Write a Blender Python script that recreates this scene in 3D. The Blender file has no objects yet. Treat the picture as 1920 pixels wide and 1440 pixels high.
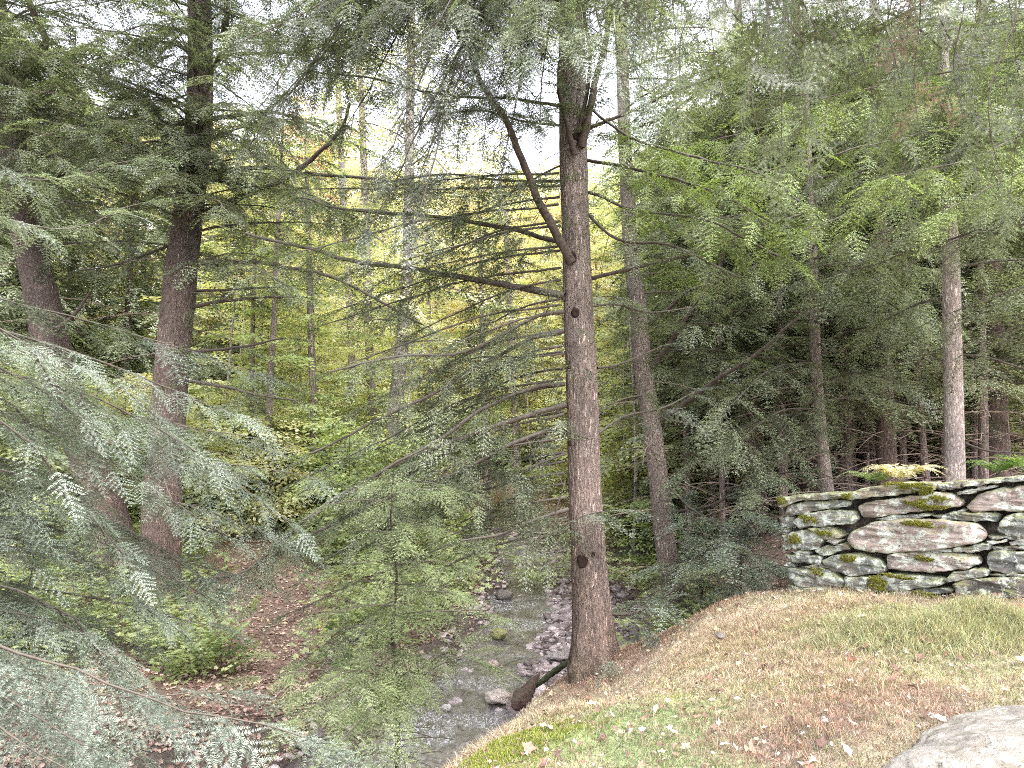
import bpy, math, random
import numpy as np
from mathutils import noise, Vector

random.seed(11)
rng = np.random.default_rng(11)
scene = bpy.context.scene
COL = scene.collection
R = math.radians
F = 1387.0
PITCH = R(2.9)
EYE = 1.6
UP = np.array([0., 0., 1.])


# ------------------------------------------------------------------ camera helpers
def P(px, py, D):
    """world point seen at photo pixel (px, py) at depth y = D"""
    u = (px - 960) / F
    v = (720 - py) / F
    d = np.array([u, math.cos(PITCH) - v * math.sin(PITCH), math.sin(PITCH) + v * math.cos(PITCH)])
    return np.array([0, 0, EYE]) + d * (D / d[1])


def proj(p):
    p = np.atleast_2d(p)
    q = p - np.array([0, 0, EYE])
    c, s = math.cos(PITCH), math.sin(PITCH)
    dep = q[:, 1] * c + q[:, 2] * s
    up = -q[:, 1] * s + q[:, 2] * c
    dd = np.maximum(dep, 0.01)
    return 960 + F * q[:, 0] / dd, 720 - F * up / dd, dep


def norm(a):
    return a / np.maximum(np.linalg.norm(a, axis=-1, keepdims=True), 1e-9)


# ------------------------------------------------------------------ mesh buffer
class Geo:
    def __init__(s):
        s.V, s.C, s.T, s.Q, s.mT, s.mQ, s.n = [], [], [], [], [], [], 0

    def add(s, V, C, T=None, Q=None, m=0, mT=None):
        V = np.asarray(V, float).reshape(-1, 3)
        C = np.asarray(C, float)
        if C.ndim == 1:
            C = np.tile(C, (len(V), 1))
        s.V.append(V)
        s.C.append(C)
        if T is not None and len(T):
            T = np.asarray(T, int)
            s.T.append(T + s.n)
            s.mT.append(np.full(len(T), m) if mT is None else np.asarray(mT))
        if Q is not None and len(Q):
            Q = np.asarray(Q, int)
            s.Q.append(Q + s.n)
            s.mQ.append(np.full(len(Q), m))
        s.n += len(V)

    def empty(s):
        return s.n == 0

    def build(s, name, mats, parent=None, smooth=True, origin=None):
        if s.n == 0:
            return None
        V = np.concatenate(s.V)
        C = np.concatenate(s.C)
        if parent is not None:
            o = parent
            off = np.zeros(3)
            while o is not None:
                off += np.array(o.location)
                o = o.parent
            V = V - off
        elif origin is not None:
            V = V - np.array(origin)
        T = np.concatenate(s.T) if s.T else np.zeros((0, 3), int)
        Q = np.concatenate(s.Q) if s.Q else np.zeros((0, 4), int)
        mi = np.concatenate([np.concatenate(s.mT) if s.mT else np.zeros(0, int), np.concatenate(s.mQ) if s.mQ else np.zeros(0, int)])
        me = bpy.data.meshes.new(name)
        me.vertices.add(len(V))
        me.vertices.foreach_set('co', V.astype(np.float32).ravel())
        loops = np.concatenate([T.ravel(), Q.ravel()])
        me.loops.add(len(loops))
        me.loops.foreach_set('vertex_index', loops.astype(np.int32))
        npoly = len(T) + len(Q)
        me.polygons.add(npoly)
        ls = np.concatenate([np.arange(len(T)) * 3, len(T) * 3 + np.arange(len(Q)) * 4])
        me.polygons.foreach_set('loop_start', ls.astype(np.int32))
        me.polygons.foreach_set('material_index', mi.astype(np.int32))
        me.update(calc_edges=True)
        me.polygons.foreach_set('use_smooth', np.full(npoly, smooth))
        at = me.attributes.new('col', 'FLOAT_COLOR', 'POINT')
        at.data.foreach_set('color', np.concatenate([C, np.ones((len(C), 1))], 1).astype(np.float32).ravel())
        for m in mats:
            me.materials.append(m)
        ob = bpy.data.objects.new(name, me)
        COL.objects.link(ob)
        if parent is not None:
            ob.parent = parent
        elif origin is not None:
            ob.location = origin
        return ob


def tag(o, label=None, cat=None, group=None, kind=None):
    for k, v in (('label', label), ('category', cat), ('group', group), ('kind', kind)):
        if v:
            o[k] = v
    return o


def thing(name, loc, label, cat, group=None):
    o = bpy.data.objects.new(name, None)
    o.empty_display_size = 0.2
    o.location = tuple(float(c) for c in loc)
    COL.objects.link(o)
    return tag(o, label, cat, group)


# ------------------------------------------------------------------ materials
def newmat(name):
    m = bpy.data.materials.new(name)
    m.use_nodes = True
    nt = m.node_tree
    nt.nodes.clear()
    out = nt.nodes.new('ShaderNodeOutputMaterial')
    return m, nt, out


def N(nt, t, **kw):
    n = nt.nodes.new(t)
    for k, v in kw.items():
        if k in n.inputs:
            n.inputs[k].default_value = v
        else:
            setattr(n, k, v)
    return n


def ramp(nt, fac, stops, interp='LINEAR'):
    r = nt.nodes.new('ShaderNodeValToRGB')
    r.color_ramp.interpolation = interp
    el = r.color_ramp.elements
    while len(el) < len(stops):
        el.new(0.5)
    for e, (p, c) in zip(el, stops):
        e.position = p
        e.color = (c[0], c[1], c[2], 1) if hasattr(c, '__len__') else (c, c, c, 1)
    nt.links.new(fac, r.inputs[0])
    return r.outputs[0]


def mix(nt, fac, a, b, mode='MIX'):
    m = nt.nodes.new('ShaderNodeMix')
    m.data_type = 'RGBA'
    m.blend_type = mode
    L = nt.links
    for i, v in ((0, fac), (6, a), (7, b)):
        if isinstance(v, bpy.types.NodeSocket):
            L.new(v, m.inputs[i])
        elif i == 0:
            m.inputs[0].default_value = v
        else:
            m.inputs[i].default_value = (v[0], v[1], v[2], 1)
    return m.outputs[2]


def noise_n(nt, vec, scale, detail=4, rough=0.6, dist=0.0):
    n = N(nt, 'ShaderNodeTexNoise', Scale=scale, Detail=detail, Roughness=rough, Distortion=dist)
    nt.links.new(vec, n.inputs['Vector'])
    return n.outputs['Fac']


def mapping(nt, vec, sc):
    m = N(nt, 'ShaderNodeMapping')
    m.inputs['Scale'].default_value = sc
    nt.links.new(vec, m.inputs['Vector'])
    return m.outputs[0]


def bump(nt, h, strength, dist, prev=None):
    b = N(nt, 'ShaderNodeBump', Strength=strength, Distance=dist)
    nt.links.new(h, b.inputs['Height'])
    if prev is not None:
        nt.links.new(prev, b.inputs['Normal'])
    return b.outputs[0]


def attr(nt, name='col'):
    return N(nt, 'ShaderNodeAttribute', attribute_name=name).outputs['Color']


def leaf_mat(name, trans=0.35, rough=0.5, spec=0.3, tint=(1.25, 1.3, 0.7), vary=0.0):
    m, nt, out = newmat(name)
    L = nt.links
    c = attr(nt)
    if vary:
        oi = N(nt, 'ShaderNodeObjectInfo')
        hs = N(nt, 'ShaderNodeHueSaturation')
        mr = N(nt, 'ShaderNodeMapRange')
        mr.inputs[3].default_value = 0.5 - vary
        mr.inputs[4].default_value = 0.5 + vary * 0.5
        L.new(oi.outputs['Random'], mr.inputs[0])
        L.new(mr.outputs[0], hs.inputs['Hue'])
        L.new(c, hs.inputs['Color'])
        c = hs.outputs[0]
    p = N(nt, 'ShaderNodeBsdfPrincipled', Roughness=rough)
    p.inputs['Specular IOR Level'].default_value = spec
    L.new(c, p.inputs['Base Color'])
    t = N(nt, 'ShaderNodeBsdfTranslucent')
    L.new(mix(nt, 1.0, c, tint, 'MULTIPLY'), t.inputs['Color'])
    ms = N(nt, 'ShaderNodeMixShader')
    ms.inputs[0].default_value = trans
    L.new(p.outputs[0], ms.inputs[1])
    L.new(t.outputs[0], ms.inputs[2])
    L.new(ms.outputs[0], out.inputs[0])
    return m


def bark_mat(name, lichen=0.5, fine=1.0, depth=0.02):
    m, nt, out = newmat(name)
    L = nt.links
    tc = N(nt, 'ShaderNodeTexCoord').outputs['Object']
    c = attr(nt)
    v1 = mapping(nt, tc, (25 * fine, 25 * fine, 5.5 * fine))
    vo = N(nt, 'ShaderNodeTexVoronoi', feature='DISTANCE_TO_EDGE', Scale=1.0)
    nz = noise_n(nt, v1, 1.4, 5, 0.7)
    dv = N(nt, 'ShaderNodeVectorMath', operation='ADD')
    L.new(v1, dv.inputs[0])
    nc = N(nt, 'ShaderNodeTexNoise', Scale=.9, Detail=6, Roughness=.75)
    L.new(v1, nc.inputs['Vector'])
    L.new(nc.outputs['Color'], dv.inputs[1])
    L.new(dv.outputs[0], vo.inputs['Vector'])
    vs_ = N(nt, 'ShaderNodeVectorMath', operation='SCALE')
    L.new(nc.outputs['Color'], vs_.inputs[0])
    vs_.inputs['Scale'].default_value = 2.6
    L.new(vs_.outputs[0], dv.inputs[1])
    crk = ramp(nt, vo.outputs[0], [(0.0, 0.0), (0.07, 0.5), (0.22, 1.0)])
    n4 = noise_n(nt, v1, 3.2, 5, 0.75)
    crack = mix(nt, ramp(nt, nz, [(.42, 0.15), (.6, 1.0)]), ramp(nt, n4, [(.35, .35), (.6, 1)]), crk)
    big = noise_n(nt, mapping(nt, tc, (3, 3, 1.2)), 1.0, 4)
    shade = ramp(nt, nz, [(0.32, 0.38), (0.5, 0.92), (0.68, 1.6)])
    c1 = mix(nt, 1.0, c, shade, 'MULTIPLY')
    c2 = mix(nt, 1.0, c1, ramp(nt, crack, [(0, 0.25), (.6, .9), (1, 1.2)]), 'MULTIPLY')
    c3 = mix(nt, 1.0, c2, ramp(nt, big, [(0.3, (0.72, 0.74, 0.74)), (0.7, (1.3, 1.25, 1.22))]), 'MULTIPLY')
    li = noise_n(nt, mapping(nt, tc, (1, 1, 0.7)), 9.0, 6, 0.75)
    lf = ramp(nt, li, [(0.58 - 0.02, 0.0), (0.72, 1.0)])
    ml = N(nt, 'ShaderNodeMath', operation='MULTIPLY')
    L.new(lf, ml.inputs[0])
    ml.inputs[1].default_value = lichen
    c4 = mix(nt, ml.outputs[0], c3, (0.42, 0.43, 0.39))
    p = N(nt, 'ShaderNodeBsdfPrincipled', Roughness=0.9)
    p.inputs['Specular IOR Level'].default_value = 0.15
    L.new(c4, p.inputs['Base Color'])
    b = bump(nt, crack, 1.0, depth * 1.6)
    b = bump(nt, nz, 0.8, depth * 1.3, b)
    L.new(b, p.inputs['Normal'])
    L.new(p.outputs[0], out.inputs[0])
    return m


def limb_mat(name, top=(0.12, 0.15, 0.10), amt=0.7):
    """bark of limbs: dark below, lichen-green on the upper side"""
    m, nt, out = newmat(name)
    L = nt.links
    tc = N(nt, 'ShaderNodeTexCoord').outputs['Object']
    geo = N(nt, 'ShaderNodeNewGeometry')
    sx = N(nt, 'ShaderNodeSeparateXYZ')
    L.new(geo.outputs['Normal'], sx.inputs[0])
    nz = noise_n(nt, tc, 30.0, 5, 0.7)
    ad = N(nt, 'ShaderNodeMath', operation='ADD')
    L.new(sx.outputs[2], ad.inputs[0])
    L.new(nz, ad.inputs[1])
    f = ramp(nt, ad.outputs[0], [(0.55, 0.0), (1.15, 1.0)])
    mm = N(nt, 'ShaderNodeMath', operation='MULTIPLY')
    L.new(f, mm.inputs[0])
    mm.inputs[1].default_value = amt
    c = mix(nt, 1.0, attr(nt), ramp(nt, nz, [(0.3, 0.5), (0.7, 1.6)]), 'MULTIPLY')
    c = mix(nt, mm.outputs[0], c, top)
    p = N(nt, 'ShaderNodeBsdfPrincipled', Roughness=0.9)
    p.inputs['Specular IOR Level'].default_value = 0.15
    L.new(c, p.inputs['Base Color'])
    L.new(bump(nt, nz, 0.6, 0.01), p.inputs['Normal'])
    L.new(p.outputs[0], out.inputs[0])
    return m


def stone_mat(name, base=None, moss=0.5, lichen=0.6, sc=1.0, rust=0.5, layer=(1, 1, 7), lic=((0.74, 0.77, 0.72), (0.38, 0.46, 0.36))):
    m, nt, out = newmat(name)
    L = nt.links
    tc = N(nt, 'ShaderNodeTexCoord').outputs['Object']
    geo = N(nt, 'ShaderNodeNewGeometry')
    sx = N(nt, 'ShaderNodeSeparateXYZ')
    L.new(geo.outputs['Normal'], sx.inputs[0])
    c = attr(nt)
    lay = noise_n(nt, mapping(nt, tc, layer), 3.0 * sc, 6, 0.7, 0.6)
    big = noise_n(nt, tc, 4.0 * sc, 5, 0.65)
    fine = noise_n(nt, tc, 60.0 * sc, 3, 0.7)
    c = mix(nt, 1.0, c, ramp(nt, lay, [(0.3, 0.5), (0.5, 1.0), (0.7, 1.45)]), 'MULTIPLY')
    rf = N(nt, 'ShaderNodeMath', operation='MULTIPLY')
    L.new(ramp(nt, big, [(0.45, 0.0), (0.62, 1.0)]), rf.inputs[0])
    rf.inputs[1].default_value = rust
    c = mix(nt, rf.outputs[0], c, (0.24, 0.185, 0.145))
    # lichen: pale grey-green crusts with hard ragged edges
    l1 = noise_n(nt, tc, 11.0 * sc, 7, 0.72, 0.3)
    lf = N(nt, 'ShaderNodeMath', operation='MULTIPLY')
    L.new(ramp(nt, l1, [(0.5, 0.0), (0.56, 1.0)]), lf.inputs[0])
    lf.inputs[1].default_value = lichen
    c = mix(nt, lf.outputs[0], c, mix(nt, big, lic[0], lic[1]))
    l2 = noise_n(nt, tc, 27.0 * sc, 4, 0.7)
    c = mix(nt, ramp(nt, l2, [(0.60, 0.0), (0.66, 0.85)]), c, (0.06, 0.058, 0.052))
    # moss where the face looks up
    ma = N(nt, 'ShaderNodeMath', operation='MULTIPLY_ADD')
    L.new(sx.outputs[2], ma.inputs[0])
    ma.inputs[1].default_value = 0.45
    L.new(noise_n(nt, tc, 5.0 * sc, 5, 0.7), ma.inputs[2])
    mf = N(nt, 'ShaderNodeMath', operation='MULTIPLY')
    L.new(ramp(nt, ma.outputs[0], [(0.66, 0.0), (0.8, 1.0)]), mf.inputs[0])
    mf.inputs[1].default_value = moss
    c = mix(nt, mf.outputs[0], c, mix(nt, fine, (0.12, 0.15, 0.04), (0.36, 0.38, 0.11)))
    p = N(nt, 'ShaderNodeBsdfPrincipled', Roughness=0.85)
    p.inputs['Specular IOR Level'].default_value = 0.25
    L.new(c, p.inputs['Base Color'])
    b = bump(nt, lay, 0.9, 0.03)
    b = bump(nt, l1, 0.5, 0.012, b)
    b = bump(nt, fine, 0.5, 0.004, b)
    L.new(b, p.inputs['Normal'])
    L.new(p.outputs[0], out.inputs[0])
    return m


def ground_mat():
    m, nt, out = newmat('ground')
    L = nt.links
    tc = N(nt, 'ShaderNodeTexCoord').outputs['Object']
    c = attr(nt)
    n1 = noise_n(nt, tc, 3.0, 6, 0.7)
    n2 = noise_n(nt, tc, 26.0, 6, 0.75, 0.8)
    n3 = noise_n(nt, tc, 140.0, 3, 0.7)
    c = mix(nt, 1.0, c, ramp(nt, n1, [(0.3, (0.7, 0.72, 0.7)), (0.7, (1.3, 1.25, 1.2))]), 'MULTIPLY')
    c = mix(nt, 1.0, c, ramp(nt, n2, [(0.3, 0.45), (0.5, 0.95), (0.7, 1.6)]), 'MULTIPLY')
    c = mix(nt, 1.0, c, ramp(nt, n3, [(0.3, 0.7), (0.7, 1.35)]), 'MULTIPLY')
    p = N(nt, 'ShaderNodeBsdfPrincipled', Roughness=0.95)
    p.inputs['Specular IOR Level'].default_value = 0.1
    L.new(c, p.inputs['Base Color'])
    b = bump(nt, n2, 0.9, 0.03)
    b = bump(nt, n3, 0.6, 0.006, b)
    L.new(b, p.inputs['Normal'])
    L.new(p.outputs[0], out.inputs[0])
    return m


def water_mat():
    m, nt, out = newmat('water')
    L = nt.links
    tc = N(nt, 'ShaderNodeTexCoord').outputs['Object']
    v = mapping(nt, tc, (1.0, 0.6, 1.0))
    n1 = noise_n(nt, v, 7.0, 4, 0.6, 1.0)
    n2 = noise_n(nt, mapping(nt, tc, (1.6, .7, 1)), 16.0, 5, 0.7, 1.6)
    rif = noise_n(nt, mapping(nt, tc, (0.8, 1.0, 1)), 1.3, 2, 0.5)
    c = ramp(nt, n1, [(0.35, (0.055, 0.05, 0.045)), (0.65, (0.19, 0.175, 0.165))])
    foam_glint = N(nt, 'ShaderNodeMath', operation='MULTIPLY')
    L.new(ramp(nt, n2, [(0.50, 0.0), (0.63, 1.0)]), foam_glint.inputs[0])
    L.new(ramp(nt, rif, [(0.47, 0.0), (0.6, 0.85)]), foam_glint.inputs[1])
    c = mix(nt, foam_glint.outputs[0], c, (0.72, 0.76, 0.82))  # bluish white: riffle foam, plus sky reflection painted in as colour
    p = N(nt, 'ShaderNodeBsdfPrincipled', Roughness=0.06)
    p.inputs['Specular IOR Level'].default_value = 0.9
    L.new(c, p.inputs['Base Color'])
    b = bump(nt, n1, 0.55, 0.05)
    b = bump(nt, n2, 0.5, 0.012, b)
    L.new(b, p.inputs['Normal'])
    L.new(p.outputs[0], out.inputs[0])
    return m


M_NEED = leaf_mat('needles', 0.34, 0.36, 0.75)
M_LEAF = leaf_mat('broad_leaves', 0.5, 0.45, 0.35, (1.25, 1.25, 0.6))
M_FARN = leaf_mat('woodland_needles', 0.42, 0.42, 0.5, vary=0.03)
M_FARL = leaf_mat('woodland_leaves', 0.5, 0.6, 0.2, (1.3, 1.25, 0.55), vary=0.05)
M_GRASS = leaf_mat('grass_blades', 0.3, 0.6, 0.2, (1.2, 1.2, 0.7))
M_LIT = leaf_mat('leaf_litter', 0.15, 0.7, 0.25, (1.1, 1.0, 0.8))
M_BARK = bark_mat('hemlock_bark', 0.35)
M_BARK2 = bark_mat('pale_bark', 0.8, 1.3, 0.006)
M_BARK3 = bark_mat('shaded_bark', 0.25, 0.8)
M_LIMB = limb_mat('limb_bark', (.13, .14, .11), .5)
M_TWIG = limb_mat('twig_bark', (0.10, 0.11, 0.08), 0.4)
M_KNOT = limb_mat('knot_bark', (0.05, 0.035, 0.025), 0.3)
M_STONE = stone_mat('wall_stone', moss=0.4, lichen=0.7)
M_CORE = stone_mat('wall_core_stone', moss=0.1, lichen=0.1)
M_BOULD = stone_mat('boulder_stone', moss=0.15, lichen=0.6, sc=1.6, rust=0.25, layer=(1, 1, 2.5), lic=((.50, .485, .47), (.30, .29, .27)))
M_PEB = stone_mat('creek_stone', moss=0.0, lichen=0.12, sc=2.0, rust=0.3, layer=(1, 1, 2))
M_LOG = limb_mat('rotten_wood', (0.09, 0.10, 0.06), 0.35)
M_GROUND = ground_mat()
M_WATER = water_mat()


# ------------------------------------------------------------------ terrain
def smooth(t):
    t = np.clip(t, 0, 1)
    return t * t * (3 - 2 * t)


CREEK = np.array([(-9, 3.0), (-6, 4.4), (-3.6, 5.9), (-2.2, 7.0), (-1.35, 8.1), (-0.8, 9.2), (-0.35, 10.5), (0.0, 12.0),
                  (0.25, 14.0), (0.4, 17.0), (0.1, 20.0), (-1.2, 24.0), (-3.5, 29), (-8, 36)])


def creek_dist(x, y):
    """distance to the creek's centre line and signed side (positive = right bank side)"""
    best = np.full(x.shape, 1e9)
    side = np.zeros(x.shape)
    for a, b in zip(CREEK[:-1], CREEK[1:]):
        d = b - a
        L2 = d @ d
        t = np.clip(((x - a[0]) * d[0] + (y - a[1]) * d[1]) / L2, 0, 1)
        qx = x - (a[0] + t * d[0])
        qy = y - (a[1] + t * d[1])
        ds = np.hypot(qx, qy)
        cr = (qx * d[1] - qy * d[0]) / math.sqrt(L2)
        w = ds < best
        best = np.where(w, ds, best)
        side = np.where(w, np.sign(cr), side)
    return best, side


def ZP(px, py, z):
    """pixel whose ground height z is known -> (x, y, z)"""
    u = (px - 960) / F
    v = (720 - py) / F
    d = np.array([u, math.cos(PITCH) - v * math.sin(PITCH), math.sin(PITCH) + v * math.cos(PITCH)])
    t = (z - EYE) / d[2]
    return (d[0] * t, d[1] * t, z)


CTRL = [ZP(1480, 1108, -0.14), ZP(1700, 1114, 0.0), ZP(1920, 1125, 0.10), (5.2, 5.6, 0.15), (6.5, 4, 0.2),
        ZP(1440, 1440, 0.0), ZP(1000, 1440, -0.10), ZP(860, 1440, -0.28), ZP(960, 1372, -0.45), ZP(1080, 1262, -1.0),
        ZP(1150, 1232, -0.92), ZP(1290, 1170, -0.5), ZP(1400, 1118, -0.2), ZP(1250, 1300, -0.3), ZP(1500, 1250, -0.02),
        ZP(1700, 1250, 0.02), ZP(1850, 1300, 0.1), (0, 1, 0.0), (2, 1, 0.05), (-1.5, 1.5, -0.25), (0, -3, 0.1), (-4, -3, -0.3),
        (-2.0, 3.5, -1.0), (-3, 2.5, -1.0), (-1.0, 4.6, -1.1), (-1.0, 5.8, -1.25), (0.2, 6.6, -1.3), (-5, 1, -1.1),
        (1.2, 8.6, -1.3), (2.6, 8.6, -0.7), (3.4, 9.0, -0.2), (5, 9, 0.1), (7, 8, 0.2), (5, 13, -0.2), (8, 14, 0.2), (3.5, 12, -1.2),
        (2.8, 10.3, -1.3), (3.6, 15, -1.1), (2.8, 20, -1.1), (6, 20, -0.4), (12, 20, 0.6), (14, 10, 0.6), (22, 25, 1.8),
        ZP(500, 1130, -1.45), ZP(430, 1300, -1.55), ZP(300, 1380, -1.5), ZP(225, 1090, -1.1), ZP(310, 1080, -1.2), (-7, 8, -1.1),
        (-2.2, 11, -1.5), (-1.8, 14, -1.4), (-2, 18, -1.3), (-4.5, 15, -1.1), (-8, 13, -0.7), (-14, 14, 0.2), (-8, 22, -0.3),
        (-6.5, 9.5, -1.25), (0, 30, -0.5), (8, 32, 0.8), (-14, 30, 1.5), (22, 45, 5), (0, 45, 3.0), (-22, 45, 5), (0, 70, 9),
        (30, 70, 12), (-35, 70, 12), (45, 30, 5), (-35, 20, 3), (40, 5, 2), (-30, -5, 0), (20, -10, 0.5), (-10, -10, -0.5), (0, 110, 16),
        (60, 110, 18), (-60, 110, 18)]
CT = np.array(CTRL, float)


def _phi(r):
    return np.sqrt(r * r + 0.15)


_n = len(CT)
_A = np.zeros((_n + 3, _n + 3))
_A[:_n, :_n] = _phi(np.hypot(CT[:, None, 0] - CT[None, :, 0], CT[:, None, 1] - CT[None, :, 1])) + np.eye(_n) * -0.02
_A[:_n, _n] = 1
_A[:_n, _n + 1:] = CT[:, :2]
_A[_n:, :_n] = _A[:_n, _n:].T
_W = np.linalg.solve(_A, np.concatenate([CT[:, 2], np.zeros(3)]))


def water_z(y):
    return -2.0 + 0.018 * (np.clip(y, 5, 40) - 8)


def H(x, y, detail=True):
    x = np.asarray(x, float)
    y = np.asarray(y, float)
    sh = x.shape
    x = x.ravel()
    y = y.ravel()
    z = np.full(x.shape, _W[_n])
    z = z + _W[_n + 1] * x + _W[_n + 2] * y
    for i in range(_n):
        z += _W[i] * _phi(np.hypot(x - CT[i, 0], y - CT[i, 1]))
    d, s = creek_dist(x, y)
    w = np.where(s > 0, 0.75 + 1.15 * np.exp(-((y - 13.0) / 4.0) ** 2) + 0.5 * np.exp(-((y - 11.5) / 1.6) ** 2), 0.55)
    w = w + 0.15 * np.sin(1.7 * x + 2.3 * y) + 0.08 * np.sin(5.1 * y - 3 * x)
    bed = water_z(y) - 0.10
    bar = np.where(s > 0, np.clip((d - 0.25) / 0.5, 0, 1) * 0.17 * smooth((y - 8.6) / 1.5) * (1 - 0.8 * smooth((d - 1.5) / 0.6)), 0)
    bed = bed + bar + 0.05 * np.sin(2.9 * x + 1.1 * y) * np.sin(3.3 * y - x) + 0.03 * np.sin(7 * x) * np.sin(6 * y)
    bw = np.where(s > 0, 0.8, 0.35)
    t = smooth((d - w) / bw)
    t = np.where(y > 34, 1, t)
    z = bed * (1 - t) + z * t
    if detail:
        z = z + t * (0.025 * np.sin(3.1 * x + 0.7 * y) * np.sin(2.7 * y - 1.3 * x) + 0.012 * np.sin(8.3 * x + 2 * y) * np.sin(9.1 * y))
        nl = smooth((x + 1.0) / 1.0) * smooth((8.5 - y) / 0.7)
        z = z + t * nl * (0.016 * np.sin(13 * x + 4 * np.sin(5 * y)) * np.sin(11 * y + 3 * np.sin(7 * x)) + .008 * np.sin(29 * x + 3 * np.sin(17 * y)) * np.sin(27 * y))
        # shaggy hump of long grass below the wall
        hx, hy = ZP(1720, 1190, 0.1)[:2]
        z = z + 0.20 * np.exp(-(((x - hx - .3) / 0.8) ** 2 + ((y - hy - .1) / 0.32) ** 2)) * (1 + .35 * np.sin(7 * x) * np.sin(9 * y + 2 * x))
    return z.reshape(sh)


def h1(x, y):
    return float(H(np.array([x]), np.array([y]))[0])


# ground albedo splats: (px, py, z, radius m, colour, weight)
TAN = (0.50, 0.41, 0.31)
STRAW = (0.56, 0.47, 0.32)
GRN = (0.25, 0.31, 0.15)
MOSS = (0.36, 0.41, 0.13)
PALE = (0.42, 0.42, 0.26)
RED = (0.38, 0.32, 0.26)
OLIVE = (0.33, 0.33, 0.20)
SPL = [(1080, 1400, -.2, .38, GRN), (1200, 1420, -.1, .42, GRN), (1400, 1435, 0, .25, GRN), (1180, 1350, -.3, .3, GRN), (1330, 1340, -.2, .25, MOSS), (1300, 1430, 0, .25, GRN), (1250, 1380, -.2, .25, GRN), (880, 1432, -.28, .30, MOSS),
       (980, 1425, -.2, .25, MOSS), (1300, 1200, -.4, .4, TAN), (1400, 1180, -.2, .45, TAN), (1350, 1250, -.3, .4, TAN), (1450, 1150, -.1, .4, TAN),
       (1520, 1150, -.1, .35, STRAW), (1250, 1270, -.4, .3, PALE), (1180, 1330, -.4, .35, PALE), (1300, 1320, -.2, .4, PALE),
       (1130, 1350, -.4, .3, PALE), (1150, 1260, -.9, .45, RED), (1230, 1210, -.7, .35, RED), (1290, 1170, -.5, .3, RED),
       (1370, 1130, -.3, .3, RED), (1700, 1320, .05, .3, RED), (1600, 1340, .02, .25, RED), (1480, 1370, 0, .25, RED), (1520, 1400, 0, .25, RED),
       (1640, 1290, .02, .3, OLIVE), (1700, 1180, .1, .6, OLIVE), (1850, 1180, .12, .6, OLIVE), (1600, 1140, 0, .4, PALE),
       (1560, 1260, 0, .35, TAN), (1480, 1280, 0, .35, TAN), (1420, 1310, 0, .3, PALE), (1880, 1140, .12, .3, TAN), (1000, 1380, -.4, .3, TAN),
       (960, 1400, -.4, .3, STRAW), (1780, 1260, .1, .35, PALE), (1400, 1400, 0, .25, OLIVE), (1350, 1230, -.3, .2, OLIVE)]
SPX = np.array([ZP(a, b, c)[:2] for a, b, c, _, _ in SPL])
SPR = np.array([s[3] for s in SPL])
SPC = np.array([s[4] for s in SPL])


def gcol(x, y):
    x = np.asarray(x, float)
    y = np.asarray(y, float)
    n = len(x)
    x0_, y0_ = x, y
    x = x + .16 * np.sin(6.1 * y + 2.2 * np.sin(4.3 * x)) + .07 * np.sin(17 * x + 5 * y) + .05 * np.sin(31 * y - 12 * x)
    y = y + .16 * np.sin(5.3 * x0_ + 2 * np.sin(3.9 * y)) + .07 * np.sin(15 * y - 6 * x0_) + .05 * np.sin(29 * x0_ + 8 * y)
    base = np.tile(np.array([0.21, 0.155, 0.125]), (n, 1))         # leaf-covered forest floor
    w = np.exp(-((x[:, None] - SPX[:, 0]) ** 2 + (y[:, None] - SPX[:, 1]) ** 2) / (SPR ** 2 * 0.7))
    sw = w.sum(1)
    lawn = (w @ SPC) / np.maximum(sw, 1e-6)[:, None]
    a = np.clip(sw * 2.2, 0, 1)[:, None]
    mid = np.array([0.43, 0.39, 0.28])
    near = smooth((x + 1.0) / 1.0) * smooth((8.0 - y) / 0.7)
    base = base * (1 - near[:, None]) + mid * near[:, None]
    c = base * (1 - a) + lawn * a
    x, y = x0_, y0_
    d, s = creek_dist(x, y)
    inb = (1 - smooth((d - 0.9) / 0.7))[:, None] * (y < 34)[:, None]
    inb = np.where((s > 0) & (y > 9) & (y < 20), 1 - smooth((d - 1.7) / 0.7), inb[:, 0])[:, None]
    c = c * (1 - inb) + np.array([0.13, 0.11, 0.095]) * inb
    st = (smooth((x - 2) / 2) * smooth((y - 8) / 2))[:, None]
    c = c * (1 - st) + np.array([0.32, 0.25, 0.21]) * st
    far = smooth((y - 14) / 10)[:, None]
    c = c * (1 - far * 0.5) + np.array([0.16, 0.15, 0.06]) * far * 0.5
    return c


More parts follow.
